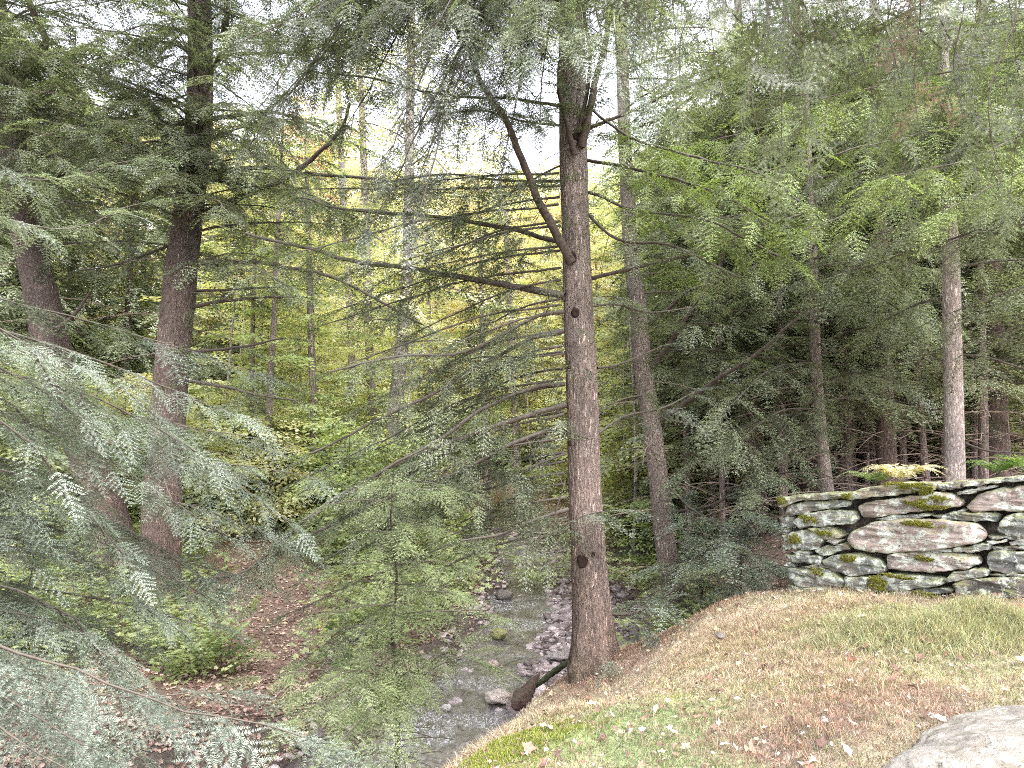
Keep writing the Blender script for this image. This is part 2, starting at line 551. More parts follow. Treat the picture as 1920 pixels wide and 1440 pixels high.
def build_ground():
    tx = np.linspace(-1, 1, 420)
    xs = 1.0 + 70 * (np.sinh(4.2 * tx) / math.sinh(4.2))
    ty = np.linspace(0, 1, 440)
    ys = -12 + 14 * np.minimum(ty / 0.06, 1) + 0 * ty
    near = np.linspace(2, 12, 230)
    far = 12 + 118 * (np.expm1(3.0 * np.linspace(0, 1, 150)) / math.expm1(3.0))
    ys = np.concatenate([np.linspace(-14, 1.8, 16), near, far[1:]])
    X, Y = np.meshgrid(xs, ys)
    Z = H(X, Y)
    V = np.stack([X.ravel(), Y.ravel(), Z.ravel()], 1)
    ny, nx = X.shape
    i = np.arange(ny - 1)[:, None] * nx + np.arange(nx - 1)[None]
    i = i.ravel()
    g = Geo()
    g.add(V, gcol(X.ravel(), Y.ravel()), Q=np.stack([i, i + 1, i + nx + 1, i + nx], 1))
    tag(g.build('ground', [M_GROUND]), kind='structure')
    # water: a sheet along the channel, cut by the banks
    g = Geo()
    pts = []
    seg = []
    for a, b in zip(CREEK[:-1], CREEK[1:]):
        n = max(2, int(np.linalg.norm(b - a) / 0.25))
        for k in range(n):
            seg.append(a + (b - a) * k / n)
    seg = np.array(seg)
    seg = seg[seg[:, 1] < 34]
    k = np.ones(7) / 7
    sm = np.stack([np.convolve(np.pad(seg[:, c], 3, 'edge'), k, 'valid') for c in (0, 1)], 1)
    tan = norm(np.gradient(sm, axis=0))
    nrm = np.stack([tan[:, 1], -tan[:, 0]], 1)
    offs = np.linspace(-1.3, 3.2, 16)
    V = []
    for j, o in enumerate(offs):
        oo = o
        q = sm + nrm * oo
        V.append(np.stack([q[:, 0], q[:, 1], water_z(sm[:, 1])], 1))
    V = np.stack(V, 1)
    n, mth = V.shape[:2]
    i = (np.arange(n - 1)[:, None] * mth + np.arange(mth - 1)[None]).ravel()
    g.add(V.reshape(-1, 3), (0.1, 0.1, 0.1), Q=np.stack([i, i + 1, i + mth + 1, i + mth], 1))
    tag(g.build('water', [M_WATER]), kind='structure')


build_ground()


# ------------------------------------------------------------------ templates for foliage
def tmpl_spray(L, ntw, twl, nsp, nl, nw, seed, twig=0.0016, droop=0.3):
    r = np.random.default_rng(seed)
    V, T, m, tn = [], [], [], []

    def z_at(x):
        return -droop * x * x / L

    def tri(a, b, c, mm, t):
        k = len(V)
        V.extend((a, b, c))
        T.append((k, k + 1, k + 2))
        m.append(mm)
        tn.extend((t, t, t))

    def shoot(p0, d, ln, dz, tt):
        side = np.array([-d[1], d[0], 0])
        p1 = p0 + d * ln + np.array([0, 0, dz])
        tri(p0 - side * twig, p0 + side * twig, p1, 1, 0)
        n = max(2, int(ln / nsp))
        for i in range(n):
            f = (i + r.uniform(0.2, 0.8)) / n
            q = p0 + (p1 - p0) * f
            l = nl * (1.0 - 0.45 * f) * r.uniform(0.75, 1.15)
            for s in (-1, 1):
                a = d * r.uniform(0.3, 0.6) + side * s * 0.85 + np.array([0, 0, r.uniform(-0.3, 0.25)])
                a = a / np.linalg.norm(a)
                tri(q - d * nw / 2, q + d * nw / 2, q + a * l, 0, tt + 0.25 * f + r.uniform(-.45, .42))
        q = p1
        tri(q - side * nw * .4, q + side * nw * .4, q + d * nl * .7, 0, tt + .3)

    xs = np.linspace(0.04, 0.93, ntw)
    for k, x in enumerate(xs):
        for s in (-1, 1):
            xx = L * (x + r.uniform(-.02, .02))
            ln = twl * (1 - 0.72 * x ** 1.3) * min(1, 0.55 + x * 3) * r.uniform(0.7, 1.1)
            a = R(r.uniform(42, 62)) * s
            d = np.array([math.cos(a), math.sin(a), 0])
            shoot(np.array([xx, 0, z_at(xx)]), d, ln, -droop * ln * r.uniform(0.1, 0.7), r.uniform(-.15, .1))
    n = 5
    for i in range(n):
        a, b = L * i / n, L * (i + 1) / n
        shoot(np.array([a, 0, z_at(a)]), np.array([1., 0, 0]), b - a, z_at(b) - z_at(a), 0.05)
    return dict(V=np.array(V), T=np.array(T), m=np.array(m), t=np.array(tn), L=L)


def tmpl_leaf(L, n, size, seed, spread=0.5, lobes=False):
    """a leafy twig: leaves held in a nearly flat fan"""
    r = np.random.default_rng(seed)
    V, T, m, tn = [], [], [], []

    def tri(a, b, c, mm, t):
        k = len(V)
        V.extend((a, b, c))
        T.append((k, k + 1, k + 2))
        m.append(mm)
        tn.extend((t, t, t))
    tri(np.array([0, -.003, 0]), np.array([0, .003, 0]), np.array([L, 0, -.1 * L]), 1, 0)
    for i in range(n):
        f = (i + .5) / n
        s = 1 if i % 2 else -1
        y = s * r.uniform(0.1, 1) * spread * L * (1 - .4 * f)
        x = L * f + r.uniform(-.05, .1) * L
        z = -.1 * x * f + r.uniform(-.08, .08) * L
        p = np.array([x, y * .8, z])
        tri(np.array([L * f * .8, 0, -.05 * L]), np.array([L * f * .8 + .004, 0, -.05 * L]), p, 1, 0)
        a = math.atan2(y, L * .5) + r.uniform(-.5, .5)
        d = np.array([math.cos(a), math.sin(a), r.uniform(-.5, .1)])
        d /= np.linalg.norm(d)
        sd = np.array([-math.sin(a), math.cos(a), r.uniform(-.3, .3)])
        sz = size * r.uniform(.7, 1.2)
        t = r.uniform(-.2, .3)
        w = .36
        mid = p + d * sz * .5 - np.array([0, 0, sz * .12])
        tip = p + d * sz
        lft = p + d * sz * .42 + sd * sz * w
        rgt = p + d * sz * .42 - sd * sz * w
        if lobes:
            tri(p, mid, p + d * sz * .2 + sd * sz * .5, 0, t)
            tri(p, p + d * sz * .2 - sd * sz * .5, mid, 0, t)
            tri(mid, p + d * sz * .85 + sd * sz * .4, p + d * sz * .2 + sd * sz * .1, 0, t)
            tri(mid, p + d * sz * .2 - sd * sz * .1, p + d * sz * .85 - sd * sz * .4, 0, t)
            tri(mid + sd * sz * .15, mid - sd * sz * .15, tip, 0, t)
        else:
            tri(p, mid, lft, 0, t)
            tri(mid, tip, lft, 0, t)
            tri(p, rgt, mid, 0, t - .05)
            tri(rgt, tip, mid, 0, t - .05)
    return dict(V=np.array(V), T=np.array(T), m=np.array(m), t=np.array(tn), L=L)


LOD = {
    'N': [tmpl_spray(.26, 7, .12, .0062, .0165, .0040, s, .0014, .35) for s in (1, 2, 3)],
    'M': [tmpl_spray(.31, 8, .125, .0095, .018, .0060, s, .0014) for s in (1, 2, 3, 4)],
    'A': [tmpl_spray(.38, 8, .17, .0165, .026, .0105, s, .002) for s in (1, 2, 3, 4)],
    'B': [tmpl_spray(.50, 7, .21, .032, .042, .019, s, .003) for s in (1, 2, 3, 4)],
    'C': [tmpl_spray(.75, 6, .30, .062, .075, .038, s, .005) for s in (1, 2, 3)],
    'D': [tmpl_spray(1.05, 5, .42, .12, .13, .075, s, .008) for s in (1, 2, 3)],
    'leafA': [tmpl_leaf(.38, 11, .085, s, .55, True) for s in (1, 2, 3)],
    'leafB': [tmpl_leaf(.55, 13, .11, s, .55) for s in (1, 2, 3)],
    'leafC': [tmpl_leaf(.9, 16, .17, s, .6) for s in (1, 2, 3)],
}

# palettes: dark, mid, light
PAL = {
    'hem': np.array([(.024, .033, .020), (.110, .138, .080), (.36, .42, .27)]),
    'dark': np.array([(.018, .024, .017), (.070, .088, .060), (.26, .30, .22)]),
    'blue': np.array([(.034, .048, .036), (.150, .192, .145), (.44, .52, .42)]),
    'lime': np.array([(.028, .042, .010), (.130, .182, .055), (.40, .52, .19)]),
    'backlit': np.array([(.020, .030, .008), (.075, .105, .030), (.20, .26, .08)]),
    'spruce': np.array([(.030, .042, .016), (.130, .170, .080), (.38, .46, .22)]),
    'maple': np.array([(.18, .23, .12), (.44, .50, .29), (.68, .72, .48)]),  # maple and gold are paled: distance haze painted into the leaf colour
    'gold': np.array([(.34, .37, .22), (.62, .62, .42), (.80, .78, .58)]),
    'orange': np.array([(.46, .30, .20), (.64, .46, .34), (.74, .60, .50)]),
    'under': np.array([(.06, .11, .03), (.30, .37, .17), (.58, .64, .36)]),
    'brownneedle': np.array([(.12, .07, .035), (.24, .14, .06), (.34, .21, .10)]),
}
WOOD = np.array([.075, .058, .048])
WOODS = [1.0]


def pal(name, t):
    p = PAL[name]
    t = np.clip(t, 0, 1)[:, None] * 2
    return np.where(t < 1, p[0] * (1 - t) + p[1] * t, p[1] * (2 - t) + p[2] * (t - 1))


class Sprays:
    """collects spray placements, writes them to a Geo in one go"""
    def __init__(s, lod, palette, cull=True):
        s.lod, s.palette, s.cull = lod, palette, cull
        s.P, s.D, s.U, s.S, s.Tn = [], [], [], [], []

    def put(s, p, d, up, sc, t):
        s.P.append(p)
        s.D.append(d)
        s.U.append(up)
        s.S.append(sc)
        s.Tn.append(t)

    def flush(s, g, matn=0, matw=1):
        if not s.P:
            return
        Pp = np.array(s.P)
        D = norm(np.array(s.D))
        U = np.array(s.U)
        S = np.array(s.S)
        Tn = np.array(s.Tn)
        if s.cull:
            x, y, dep = proj(Pp)
            k = (x > -330) & (x < 2250) & (y > -420) & (y < 1750) & (dep > .7)
            Pp, D, U, S, Tn = Pp[k], D[k], U[k], S[k], Tn[k]
        if not len(Pp):
            return
        Yv = norm(np.cross(U, D))
        Zv = np.cross(D, Yv)
        Mx = np.stack([D, Yv, Zv], 2)                       # columns
        vs = LOD[s.lod]
        ch = rng.integers(0, len(vs), len(Pp))
        for k, tm in enumerate(vs):
            idx = np.where(ch == k)[0]
            if not len(idx):
                continue
            V = np.einsum('nij,mj->nmi', Mx[idx] * S[idx][:, None, None], tm['V']) + Pp[idx][:, None, :]
            n, m_ = len(idx), len(tm['V'])
            T = (tm['T'][None] + (np.arange(n) * m_)[:, None, None]).reshape(-1, 3)
            t = (Tn[idx][:, None] + tm['t'][None] * .8).ravel()
            C = pal(s.palette, t)
            wm = np.zeros(m_, bool)
            wm[tm['T'][tm['m'] == 1].ravel()] = True
            C[np.tile(wm, n)] = WOOD * 1.3
            mm = np.tile(np.where(tm['m'] == 1, matw, matn), n)
            g.add(V.reshape(-1, 3), C, T=T, mT=mm)


def tube(g, pts, rad, sides=6, col=WOOD, m=1, wob=0.0, cap=True):
    pts = np.asarray(pts, float)
    n = len(pts)
    rad = np.asarray(rad, float)
    tan = norm(np.gradient(pts, axis=0))
    ref = np.where(np.abs(tan[:, 2:3]) > .9, np.array([[1., 0, 0]]), np.array([[0, 0, 1.]]))
    a = norm(np.cross(tan, ref))
    for i in range(1, n):                                   # keep the frame from flipping
        if a[i] @ a[i - 1] < 0:
            a[i] = -a[i]
    b = np.cross(tan, a)
    th = np.arange(sides) / sides * 2 * math.pi
    ring = np.cos(th)[None, :, None] * a[:, None] + np.sin(th)[None, :, None] * b[:, None]
    rr = rad[:, None] * (1 + wob * rng.normal(0, 1, (n, sides)))
    V = (pts[:, None] + ring * rr[:, :, None]).reshape(-1, 3)
    Q = []
    i = (np.arange(n - 1)[:, None] * sides + np.arange(sides)[None])
    j = (np.arange(n - 1)[:, None] * sides + (np.arange(sides)[None] + 1) % sides)
    Q = np.stack([i.ravel(), j.ravel(), j.ravel() + sides, i.ravel() + sides], 1)
    g.add(V, col, Q=Q, m=m)


def resample(pts, step):
    pts = np.asarray(pts, float)
    # Catmull-Rom through the points, then even spacing
    p = np.concatenate([[2 * pts[0] - pts[1]], pts, [2 * pts[-1] - pts[-2]]])
    out = []
    for i in range(1, len(p) - 2):
        t = np.linspace(0, 1, 12, endpoint=False)[:, None]
        out.append(.5 * ((2 * p[i]) + (-p[i - 1] + p[i + 1]) * t + (2 * p[i - 1] - 5 * p[i] + 4 * p[i + 1] - p[i + 2]) * t ** 2
                         + (-p[i - 1] + 3 * p[i] - 3 * p[i + 1] + p[i + 2]) * t ** 3))
    out = np.concatenate(out + [pts[-1:]])
    s = np.concatenate([[0], np.cumsum(np.linalg.norm(np.diff(out, axis=0), axis=1))])
    n = max(3, int(s[-1] / step) + 1)
    q = np.linspace(0, s[-1], n)
    return np.stack([np.interp(q, s, out[:, c]) for c in range(out.shape[1])], 1), s[-1]


SPL_LEN = {'N': .26, 'M': .31, 'A': .40, 'B': .52, 'C': .75, 'D': 1.05, 'leafA': .38, 'leafB': .55, 'leafC': .9}


def bough(gw, sp, pts, r0, r1, f0=.3, width=.8, dens=1.0, t0=.5, sides=6, wm=1, roll=.35, droop=.2, bare=0.0, wob=.08, secr=.006, up=UP):
    """a limb with flat side branches carrying sprays. gw: Geo for wood, sp: Sprays"""
    q, L = resample(pts, max(.06, .12 if r0 < .03 else .08))
    n = len(q)
    q = q + np.cumsum(rng.normal(0, .006, q.shape), 0) * min(1, L / 3)
    rad = r0 + (r1 - r0) * np.linspace(0, 1, n) ** .8
    WD_ = WOOD * WOODS[0]
    tube(gw, q, rad, sides, WD_, wm, wob)
    tan = norm(np.gradient(q, axis=0))
    if r0 > .012 and f0 > .12:
        s = .06 * L
        while s < f0 * L:
            i = min(n - 1, int(s / L * (n - 1)))
            sd = norm(rng.normal(0, 1, 3) + tan[i] * .6)
            tl = rng.uniform(.12, .5)
            w = np.linspace(0, 1, 4)[:, None]
            tw = q[i] + sd * tl * w - UP * tl * .5 * w ** 2 + rng.normal(0, .012, (4, 3)) * w
            tube(gw, tw, np.array([.0045, .0035, .0025, .001]), 3, WD_ * 1.4, wm)
            if bare < .5 and rng.random() < .45:
                for e in (-.7, .1, .8):
                    sp.put(tw[-1], norm(sd - UP * .4 + norm(np.cross(sd, up)) * e), norm(up + rng.normal(0, .3, 3)), rng.uniform(.4, .8), t0 + rng.normal(0, .1))
            s += rng.uniform(.06, .22)
    sl = SPL_LEN[sp.lod]
    step = sl * .52 / dens
    s = f0 * L
    k = 0
    while s < L:
        f = s / L
        u = (f - f0) / max(1e-6, 1 - f0)
        i = min(n - 1, int(f * (n - 1)))
        p, t = q[i], tan[i]
        sd = norm(np.cross(t, up)) * (1 if k % 2 else -1)
        Ls = width * min(1, .4 + u * 3.5) * (1 - .72 * u) * rng.uniform(.6, 1.15)
        d = norm(t * rng.uniform(.35, .8) + sd * .85 + up * rng.uniform(-.12, .12) - UP * droop * .4)
        m = max(2, int(Ls / (sl * .45)))
        w = np.linspace(0, 1, m + 1)[:, None]
        sec = p + d * Ls * w - UP * droop * Ls * w ** 2
        tube(gw, sec, np.linspace(secr, secr * .35, m + 1), 3, WD_ * 1.1, wm)
        if rng.random() >= bare:
            tb = t0 + rng.normal(0, .10)
            for j in range(m + 1):
                pj = sec[j]
                dj = norm(d - UP * droop * 2 * w[j])
                sj = norm(np.cross(dj, up))
                for e in ((1, -1) if j < m else (0,)):
                    if rng.random() < .12:
                        continue
                    dd = norm(dj * .8 + sj * e * rng.uniform(.5, .95) - UP * droop * rng.uniform(.0, .9))
                    uu = norm(up + sj * rng.normal(0, roll) + dj * rng.normal(0, roll * .6))
                    sp.put(pj, dd, uu, rng.uniform(.6, 1.1) * (1 - .2 * u), tb + rng.normal(0, .09))
        elif rng.random() < .7:
            for j in range(1, m + 1):
                e = rng.choice([-1, 1])
                sj = norm(np.cross(d, up))
                dd = norm(d * .8 + sj * e * .8 + UP * rng.uniform(-.4, .3))
                tube(gw, np.stack([sec[j - 1], sec[j - 1] + dd * Ls * .35]), [secr * .6, secr * .2], 3, WD_ * 1.2, wm)
        k += 1
        s += step * rng.uniform(.75, 1.25)
    if bare < 1:
        for e in (-.4, 0, .4):
            sp.put(q[-1], norm(tan[-1] + norm(np.cross(tan[-1], up)) * e), up, rng.uniform(.7, 1.1), t0 + rng.normal(0, .1))


def lodfor(D):
    return 'N' if D < 3 else 'M' if D < 5.6 else 'A' if D < 7.2 else 'B' if D < 13.5 else 'C' if D < 24 else 'D'


# ------------------------------------------------------------------ trunks
def trunk_path(pix, D, ztop, D1=None):
    """pix: [(px, py, width px)] top to bottom; returns centres bottom->top with radii"""
    pts = []
    for px, py, w in pix:
        p = P(px, py, D)
        pts.append((*p, w / 2 / F * D * .85))
    pts = pts[::-1]
    a = np.array(pts)
    # base: to just under the ground
    gx, gy = a[0, 0], a[0, 1]
    gz = h1(gx, gy)
    d = (a[1, :3] - a[0, :3])
    if a[0, 2] > gz - .15:
        k = (a[0, 2] - (gz - .2)) / max(d[2], .1)
        a = np.concatenate([[[*(a[0, :3] - d * k), a[0, 3] + (a[0, 3] - a[1, 3]) * k * .6]], a])
    top = a[-1]
    dd = norm(a[-1, :3] - a[-3, :3] if len(a) > 2 else a[-1, :3] - a[0, :3])
    if ztop > top[2] + .5:
        Lx = (ztop - top[2]) / max(dd[2], .3)
        a = np.concatenate([a, [[*(top[:3] + dd * Lx * .5), top[3] * .72], [*(top[:3] + dd * Lx), top[3] * .3]]])
    return a


def trunk_mesh(a, sides, step, cb, ct, flare=.25, furrow=.03, buttress=5, seed=0):
    q, L = resample(a, step)
    c, rad = q[:, :3], q[:, 3]
    n = len(q)
    gz = h1(c[0, 0], c[0, 1])
    tan = norm(np.gradient(c, axis=0))
    ax = norm(np.cross(tan, np.tile([0., 1, 0], (n, 1))))
    ay = np.cross(tan, ax)
    th = np.arange(sides) / sides * 2 * math.pi
    hh = np.maximum(c[:, 2] - gz, 0)
    rr = np.zeros((n, sides))
    for i in range(n):
        fl = flare * math.exp(-hh[i] / .22)
        for j in range(sides):
            v = Vector((math.cos(th[j]) * 1.0, math.sin(th[j]) * 1.0, 0))
            k = 1 + fl * (1 + .6 * math.cos(buttress * th[j] + seed) + .3 * math.cos(2 * th[j] + 1 + seed))
            r0 = rad[i] * 14
            nv = .6 * noise.noise(Vector((v.x * r0 * 1.6 + seed * 7, v.y * r0 * 1.6, c[i, 2] * 3.5))) + .5 * noise.noise(Vector((v.x * r0 * 4 + seed * 7, v.y * r0 * 4, c[i, 2] * 8)))
            nb = noise.noise(Vector((v.x * 1.5 + seed, v.y * 1.5, c[i, 2] * .9)))
            k += furrow * (1 - 2 * abs(nv)) + .05 * nb
            rr[i, j] = rad[i] * k
    V = c[:, None] + (np.cos(th)[None, :, None] * ax[:, None] + np.sin(th)[None, :, None] * ay[:, None]) * rr[:, :, None]
    f = np.clip(hh / 6.0, 0, 1)[:, None]
    C = np.array(cb) * (1 - f) + np.array(ct) * f
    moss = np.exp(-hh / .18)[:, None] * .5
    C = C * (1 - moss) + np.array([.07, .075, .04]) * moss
    C = np.repeat(C, sides, 0)
    i = (np.arange(n - 1)[:, None] * sides + np.arange(sides)[None])
    j = (np.arange(n - 1)[:, None] * sides + (np.arange(sides)[None] + 1) % sides)
    g = Geo()
    g.add(V.reshape(-1, 3), C, Q=np.stack([i.ravel(), j.ravel(), j.ravel() + sides, i.ravel() + sides], 1))
    return g, c, rad


def at_height(c, rad, z):
    i = int(np.argmin(np.abs(c[:, 2] - z)))
    return c[i], rad[i]


def crown_natural(gw, sp, c, rad, z0, z1, n, Lmin, Lmax, f0=.25, width=.8, dens=1, t0=.5, bare=0., rise=.1, droop=.25, az=None, secr=.007, r0=.018, wm=1, sag=.22, roll=.35):
    for k in range(n):
        z = z0 + (z1 - z0) * (k + rng.uniform(.1, .9)) / n
        p, r = at_height(c, rad, z)
        a = (k * 2.399 + rng.uniform(-.5, .5)) if az is None else rng.uniform(*az)
        L = rng.uniform(Lmin, Lmax) * (1 - .35 * (k / max(1, n)))
        d = np.array([math.cos(a), math.sin(a), 0])
        s = np.linspace(0, 1, 5)[:, None]
        side = np.array([-d[1], d[0], 0])
        pts = p + d * L * s + UP * (rise * L * s * 2 - sag * L * s ** 2 * (1 + rise)) + side * L * .08 * rng.normal() * s ** 2
        bough(gw, sp, pts, min(r * .5, r0 * (.6 + L / 4)), .004, f0, width, dens, t0 + rng.normal(0, .06), 5, wm, droop=droop, bare=bare, secr=secr, roll=roll)


def knot(root, trunkob, p, size, name='knot'):
    g = Geo()
    n, m = 9, 14
    d = norm(np.array([0, 0, EYE]) - p)
    d[2] = 0
    d = norm(d)
    s = np.array([-d[1], d[0], 0])
    V = []
    for i in range(n):
        f = i / (n - 1)
        r = size * (1.1 - .5 * f ** 2 if f < .8 else .78 - (f - .8) * 3.6)
        o = size * (-.3 + 1.0 * f if f < .8 else .5 - (f - .8) * .8)
        for j in range(m):
            t = j / m * 2 * math.pi
            w = 1 + .3 * noise.noise(Vector((math.cos(t) * 2, math.sin(t) * 2, f * 3 + p[2] * 5)))
            V.append(p + d * o + (s * math.cos(t) * r * .9 + UP * math.sin(t) * r * 1.15) * w)
    V = np.array(V)
    i = (np.arange(n - 1)[:, None] * m + np.arange(m)[None])
    j = (np.arange(n - 1)[:, None] * m + (np.arange(m)[None] + 1) % m)
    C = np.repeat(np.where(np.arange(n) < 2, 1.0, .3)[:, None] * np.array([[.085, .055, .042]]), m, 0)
    g.add(V, C, Q=np.stack([i.ravel(), j.ravel(), j.ravel() + m, i.ravel() + m], 1))
    return g.build(name, [M_KNOT], root)


def make_tree(name, label, cat, pix, D, ztop, bark, cb, ct, group=None, sides=20, step=.1, flare=.25, furrow=.03, seed=0):
    a = trunk_path(pix, D, ztop)
    g, c, rad = trunk_mesh(a, sides, step, cb, ct, flare, furrow, seed=seed)
    base = np.array([c[0, 0], c[0, 1], h1(c[0, 0], c[0, 1])])
    root = thing(name, base, label, cat, group)
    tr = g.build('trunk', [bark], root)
    return root, tr, c, rad


def limb(root, pix, Ds, w0, w1, Dref, f0=.45, width=.7, dens=1., t0=.5, palette='hem', lod=None, droop=.2, bare=0., start=None, secr=.005, roll=.35):
    """explicit limb along photo pixels; branch part + needles sub-part"""
    n = len(pix)
    Dl = np.interp(np.linspace(0, 1, n), np.linspace(0, 1, len(Ds)), Ds)
    pts = [P(px, py, d) for (px, py), d in zip(pix, Dl)]
    if start is not None:
        pts[0] = start
    Dm = float(np.mean(Ds))
    gw, gf = Geo(), Geo()
    sp = Sprays(lod or lodfor(min(Ds)), palette)
    bough(gw, sp, pts, w0 / 2 / F * Ds[0], w1 / 2 / F * Ds[-1], f0, width, dens, t0, 7, 0, droop=droop, bare=bare, secr=secr, roll=roll)
    b = gw.build('branch', [M_LIMB], root)
    sp.flush(gf, 0, 1)
    gf.build('needles', [M_NEED, M_TWIG], b, smooth=False)
    return b


# =================================================================== TREES
BR = (.24, .18, .15)
GR = (.24, .20, .18)

# ---- main hemlock beside the creek
main, tr, mc, mr = make_tree('hemlock_tree', 'tall hemlock with thick furrowed brown trunk standing on the bank right beside the creek', 'tree',
                             [(1068, -120, 46), (1072, 0, 50), (1074, 150, 56), (1075, 300, 59), (1080, 450, 60), (1085, 600, 63), (1092, 750, 67), (1096, 900, 69), (1101, 1000, 73), (1107, 1100, 79), (1113, 1200, 86), (1117, 1258, 92)],
                             7.7, 11, M_BARK, (.30, .225, .185), (.37, .32, .29), sides=128, step=.03, flare=.34, furrow=.055, seed=3)
for px, py, s in ((1077, 590, .045), (1068, 686, .035), (1069, 828, .036), (1090, 1047, .058), (1108, 1034, .028), (1072, 488, .05), (1080, 262, .06)):
    p = P(px, py, 7.7)
    c0, r0 = at_height(mc, mr, p[2])
    dx = np.clip(p[0] - c0[0], -r0 * .95, r0 * .95)
    p = np.array([c0[0] + dx, c0[1] - math.sqrt(max(r0 * r0 - dx * dx, 0)) * .97, p[2]])
    knot(main, tr, p, s)
ML = [  # pixels, depths, w0, w1, f0, width
    ([(1072, 492), (1030, 410), (985, 300), (950, 225), (900, 150), (872, 90), (830, 30), (800, -40)], [7.55, 6.4], 19, 8, .72, .8),
    ([(1058, 556), (980, 540), (850, 520), (700, 495), (560, 465), (470, 440)], [7.6, 8.4], 15, 5, .55, .5),
    ([(1052, 455), (960, 430), (860, 410), (780, 405), (650, 395), (560, 370)], [7.7, 9.0], 10, 4, .5, .6),
    ([(1056, 585), (1000, 595), (920, 640), (850, 665), (740, 670), (620, 700)], [7.6, 6.6], 8, 4, .3, .6),
    ([(1056, 620), (980, 640), (870, 700), (760, 760), (580, 845)], [7.6, 6.6], 9, 4, .25, .5),
    ([(1058, 720), (980, 735), (900, 770), (830, 820), (700, 890), (560, 980)], [7.6, 6.4], 9, 4, .5, .6),
    ([(1060, 758), (960, 790), (860, 825), (760, 870), (620, 950), (480, 1060), (430, 1110)], [7.6, 6.2], 11, 4, .5, .5),
    ([(1061, 795), (960, 835), (860, 890), (780, 915), (620, 985), (450, 1075), (350, 1090)], [7.6, 6.0], 9, 4, .55, .6),
    ([(1062, 850), (930, 895), (840, 930), (740, 960)], [7.6, 6.8], 5, 3, .3, .5),
    ([(1066, 955), (1000, 975), (940, 1000), (860, 1010)], [7.6, 7.0], 9, 4, .35, .5),
    ([(1048, 200), (960, 188), (850, 183), (700, 150), (600, 140)], [7.7, 8.2], 7, 3, .3, .7),
    ([(1050, 235), (980, 225), (900, 205), (840, 210)], [7.7, 7.0], 5, 3, .3, .6),
    ([(1052, 340), (940, 338), (830, 330), (720, 345)], [7.7, 8.3], 6, 3, .2, .6),
    ([(1056, 662), (1000, 668), (900, 668), (800, 700)], [7.6, 7.2], 4, 2, .2, .5),
    ([(1050, 310), (1010, 330), (980, 350), (920, 380)], [7.7, 7.4], 4, 2, .4, .4),
]
for px, ds, w0, w1, f0, wd in ML:
    limb(main, px, ds, w0, w1, 7.7, f0 * .7, wd * 1.2, 1.15, .45, 'hem')
for k in range(30):
    ys = 320 + 23 * k + rng.uniform(-12, 12)
    ln = rng.uniform(180, 520)
    sl_ = np.interp(ys, [330, 550, 1000], [.05, .30, .42]) + rng.uniform(-.12, .12)
    xs_ = 1050 + (ys - 400) * .02
    limb(main, [(xs_, ys), (xs_ - ln * .35, ys + ln * .35 * sl_ * .6), (xs_ - ln * .7, ys + ln * .7 * sl_), (xs_ - ln, ys + ln * sl_ * 1.15)], [7.6, rng.uniform(6.4, 8.6)], 5, 2, 7.7, .35, .45, 1.0, .42, 'hem', bare=.3)
MR = [
    ([(1100, 242), (1170, 215), (1260, 175), (1330, 150)], [7.7, 7.2], 8, 4, .45, .6, 'hem', .5),
    ([(1108, 522), (1200, 500), (1300, 478), (1400, 440), (1510, 400)], [7.7, 6.9], 8, 4, .2, .7, 'lime', .45),
    ([(1110, 575), (1160, 570), (1220, 585), (1300, 575)], [7.7, 8.2], 4, 3, .3, .5, 'hem', .5),
    ([(1120, 690), (1170, 680), (1240, 650)], [7.7, 8.2], 5, 3, .4, .5, 'hem', .4),
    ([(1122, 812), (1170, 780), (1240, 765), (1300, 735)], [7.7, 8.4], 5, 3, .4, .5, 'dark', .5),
    ([(1140, 1150), (1180, 1152), (1230, 1130), (1275, 1095)], [7.7, 7.2], 6, 3, .5, .35, 'blue', .35),
    ([(1100, 300), (1200, 320), (1320, 350), (1450, 420)], [7.7, 6.0], 7, 4, .15, .7, 'lime', .6),
    ([(1100, 360), (1200, 400), (1320, 420), (1480, 500)], [7.7, 6.2], 6, 4, .2, .7, 'lime', .5),
    ([(1100, 200), (1180, 260), (1300, 300), (1420, 330), (1500, 380)], [7.7, 5.8], 6, 4, .2, .7, 'lime', .6),
    ([(1100, 400), (1160, 450), (1260, 460), (1380, 520)], [7.7, 7.0], 6, 4, .3, .6, 'hem', .6),
    ([(1060, 900), (1040, 985), (1100, 965), (1140, 958)], [7.4, 7.2], 3, 2, .5, .25, 'blue', .5),
]
for px, ds, w0, w1, f0, wd, pl, tt in MR:
    limb(main, px, ds, w0, w1, 7.7, f0, wd, 1., tt, pl)
# dark secondary leaders rising from the fork
for px, w0, w1 in (([(1078, 290), (1060, 215), (1050, 160), (1052, 60), (1040, -80)], 12, 6), ([(1088, 275), (1104, 215), (1118, 150), (1140, 60), (1150, -80)], 17, 8),
                   ([(1085, 250), (1100, 170), (1105, 100), (1095, 0), (1090, -90)], 9, 5)):
    limb(main, px, [7.55, 7.3], w0, w1, 7.7, .75, .5, .6, .4, 'hem')
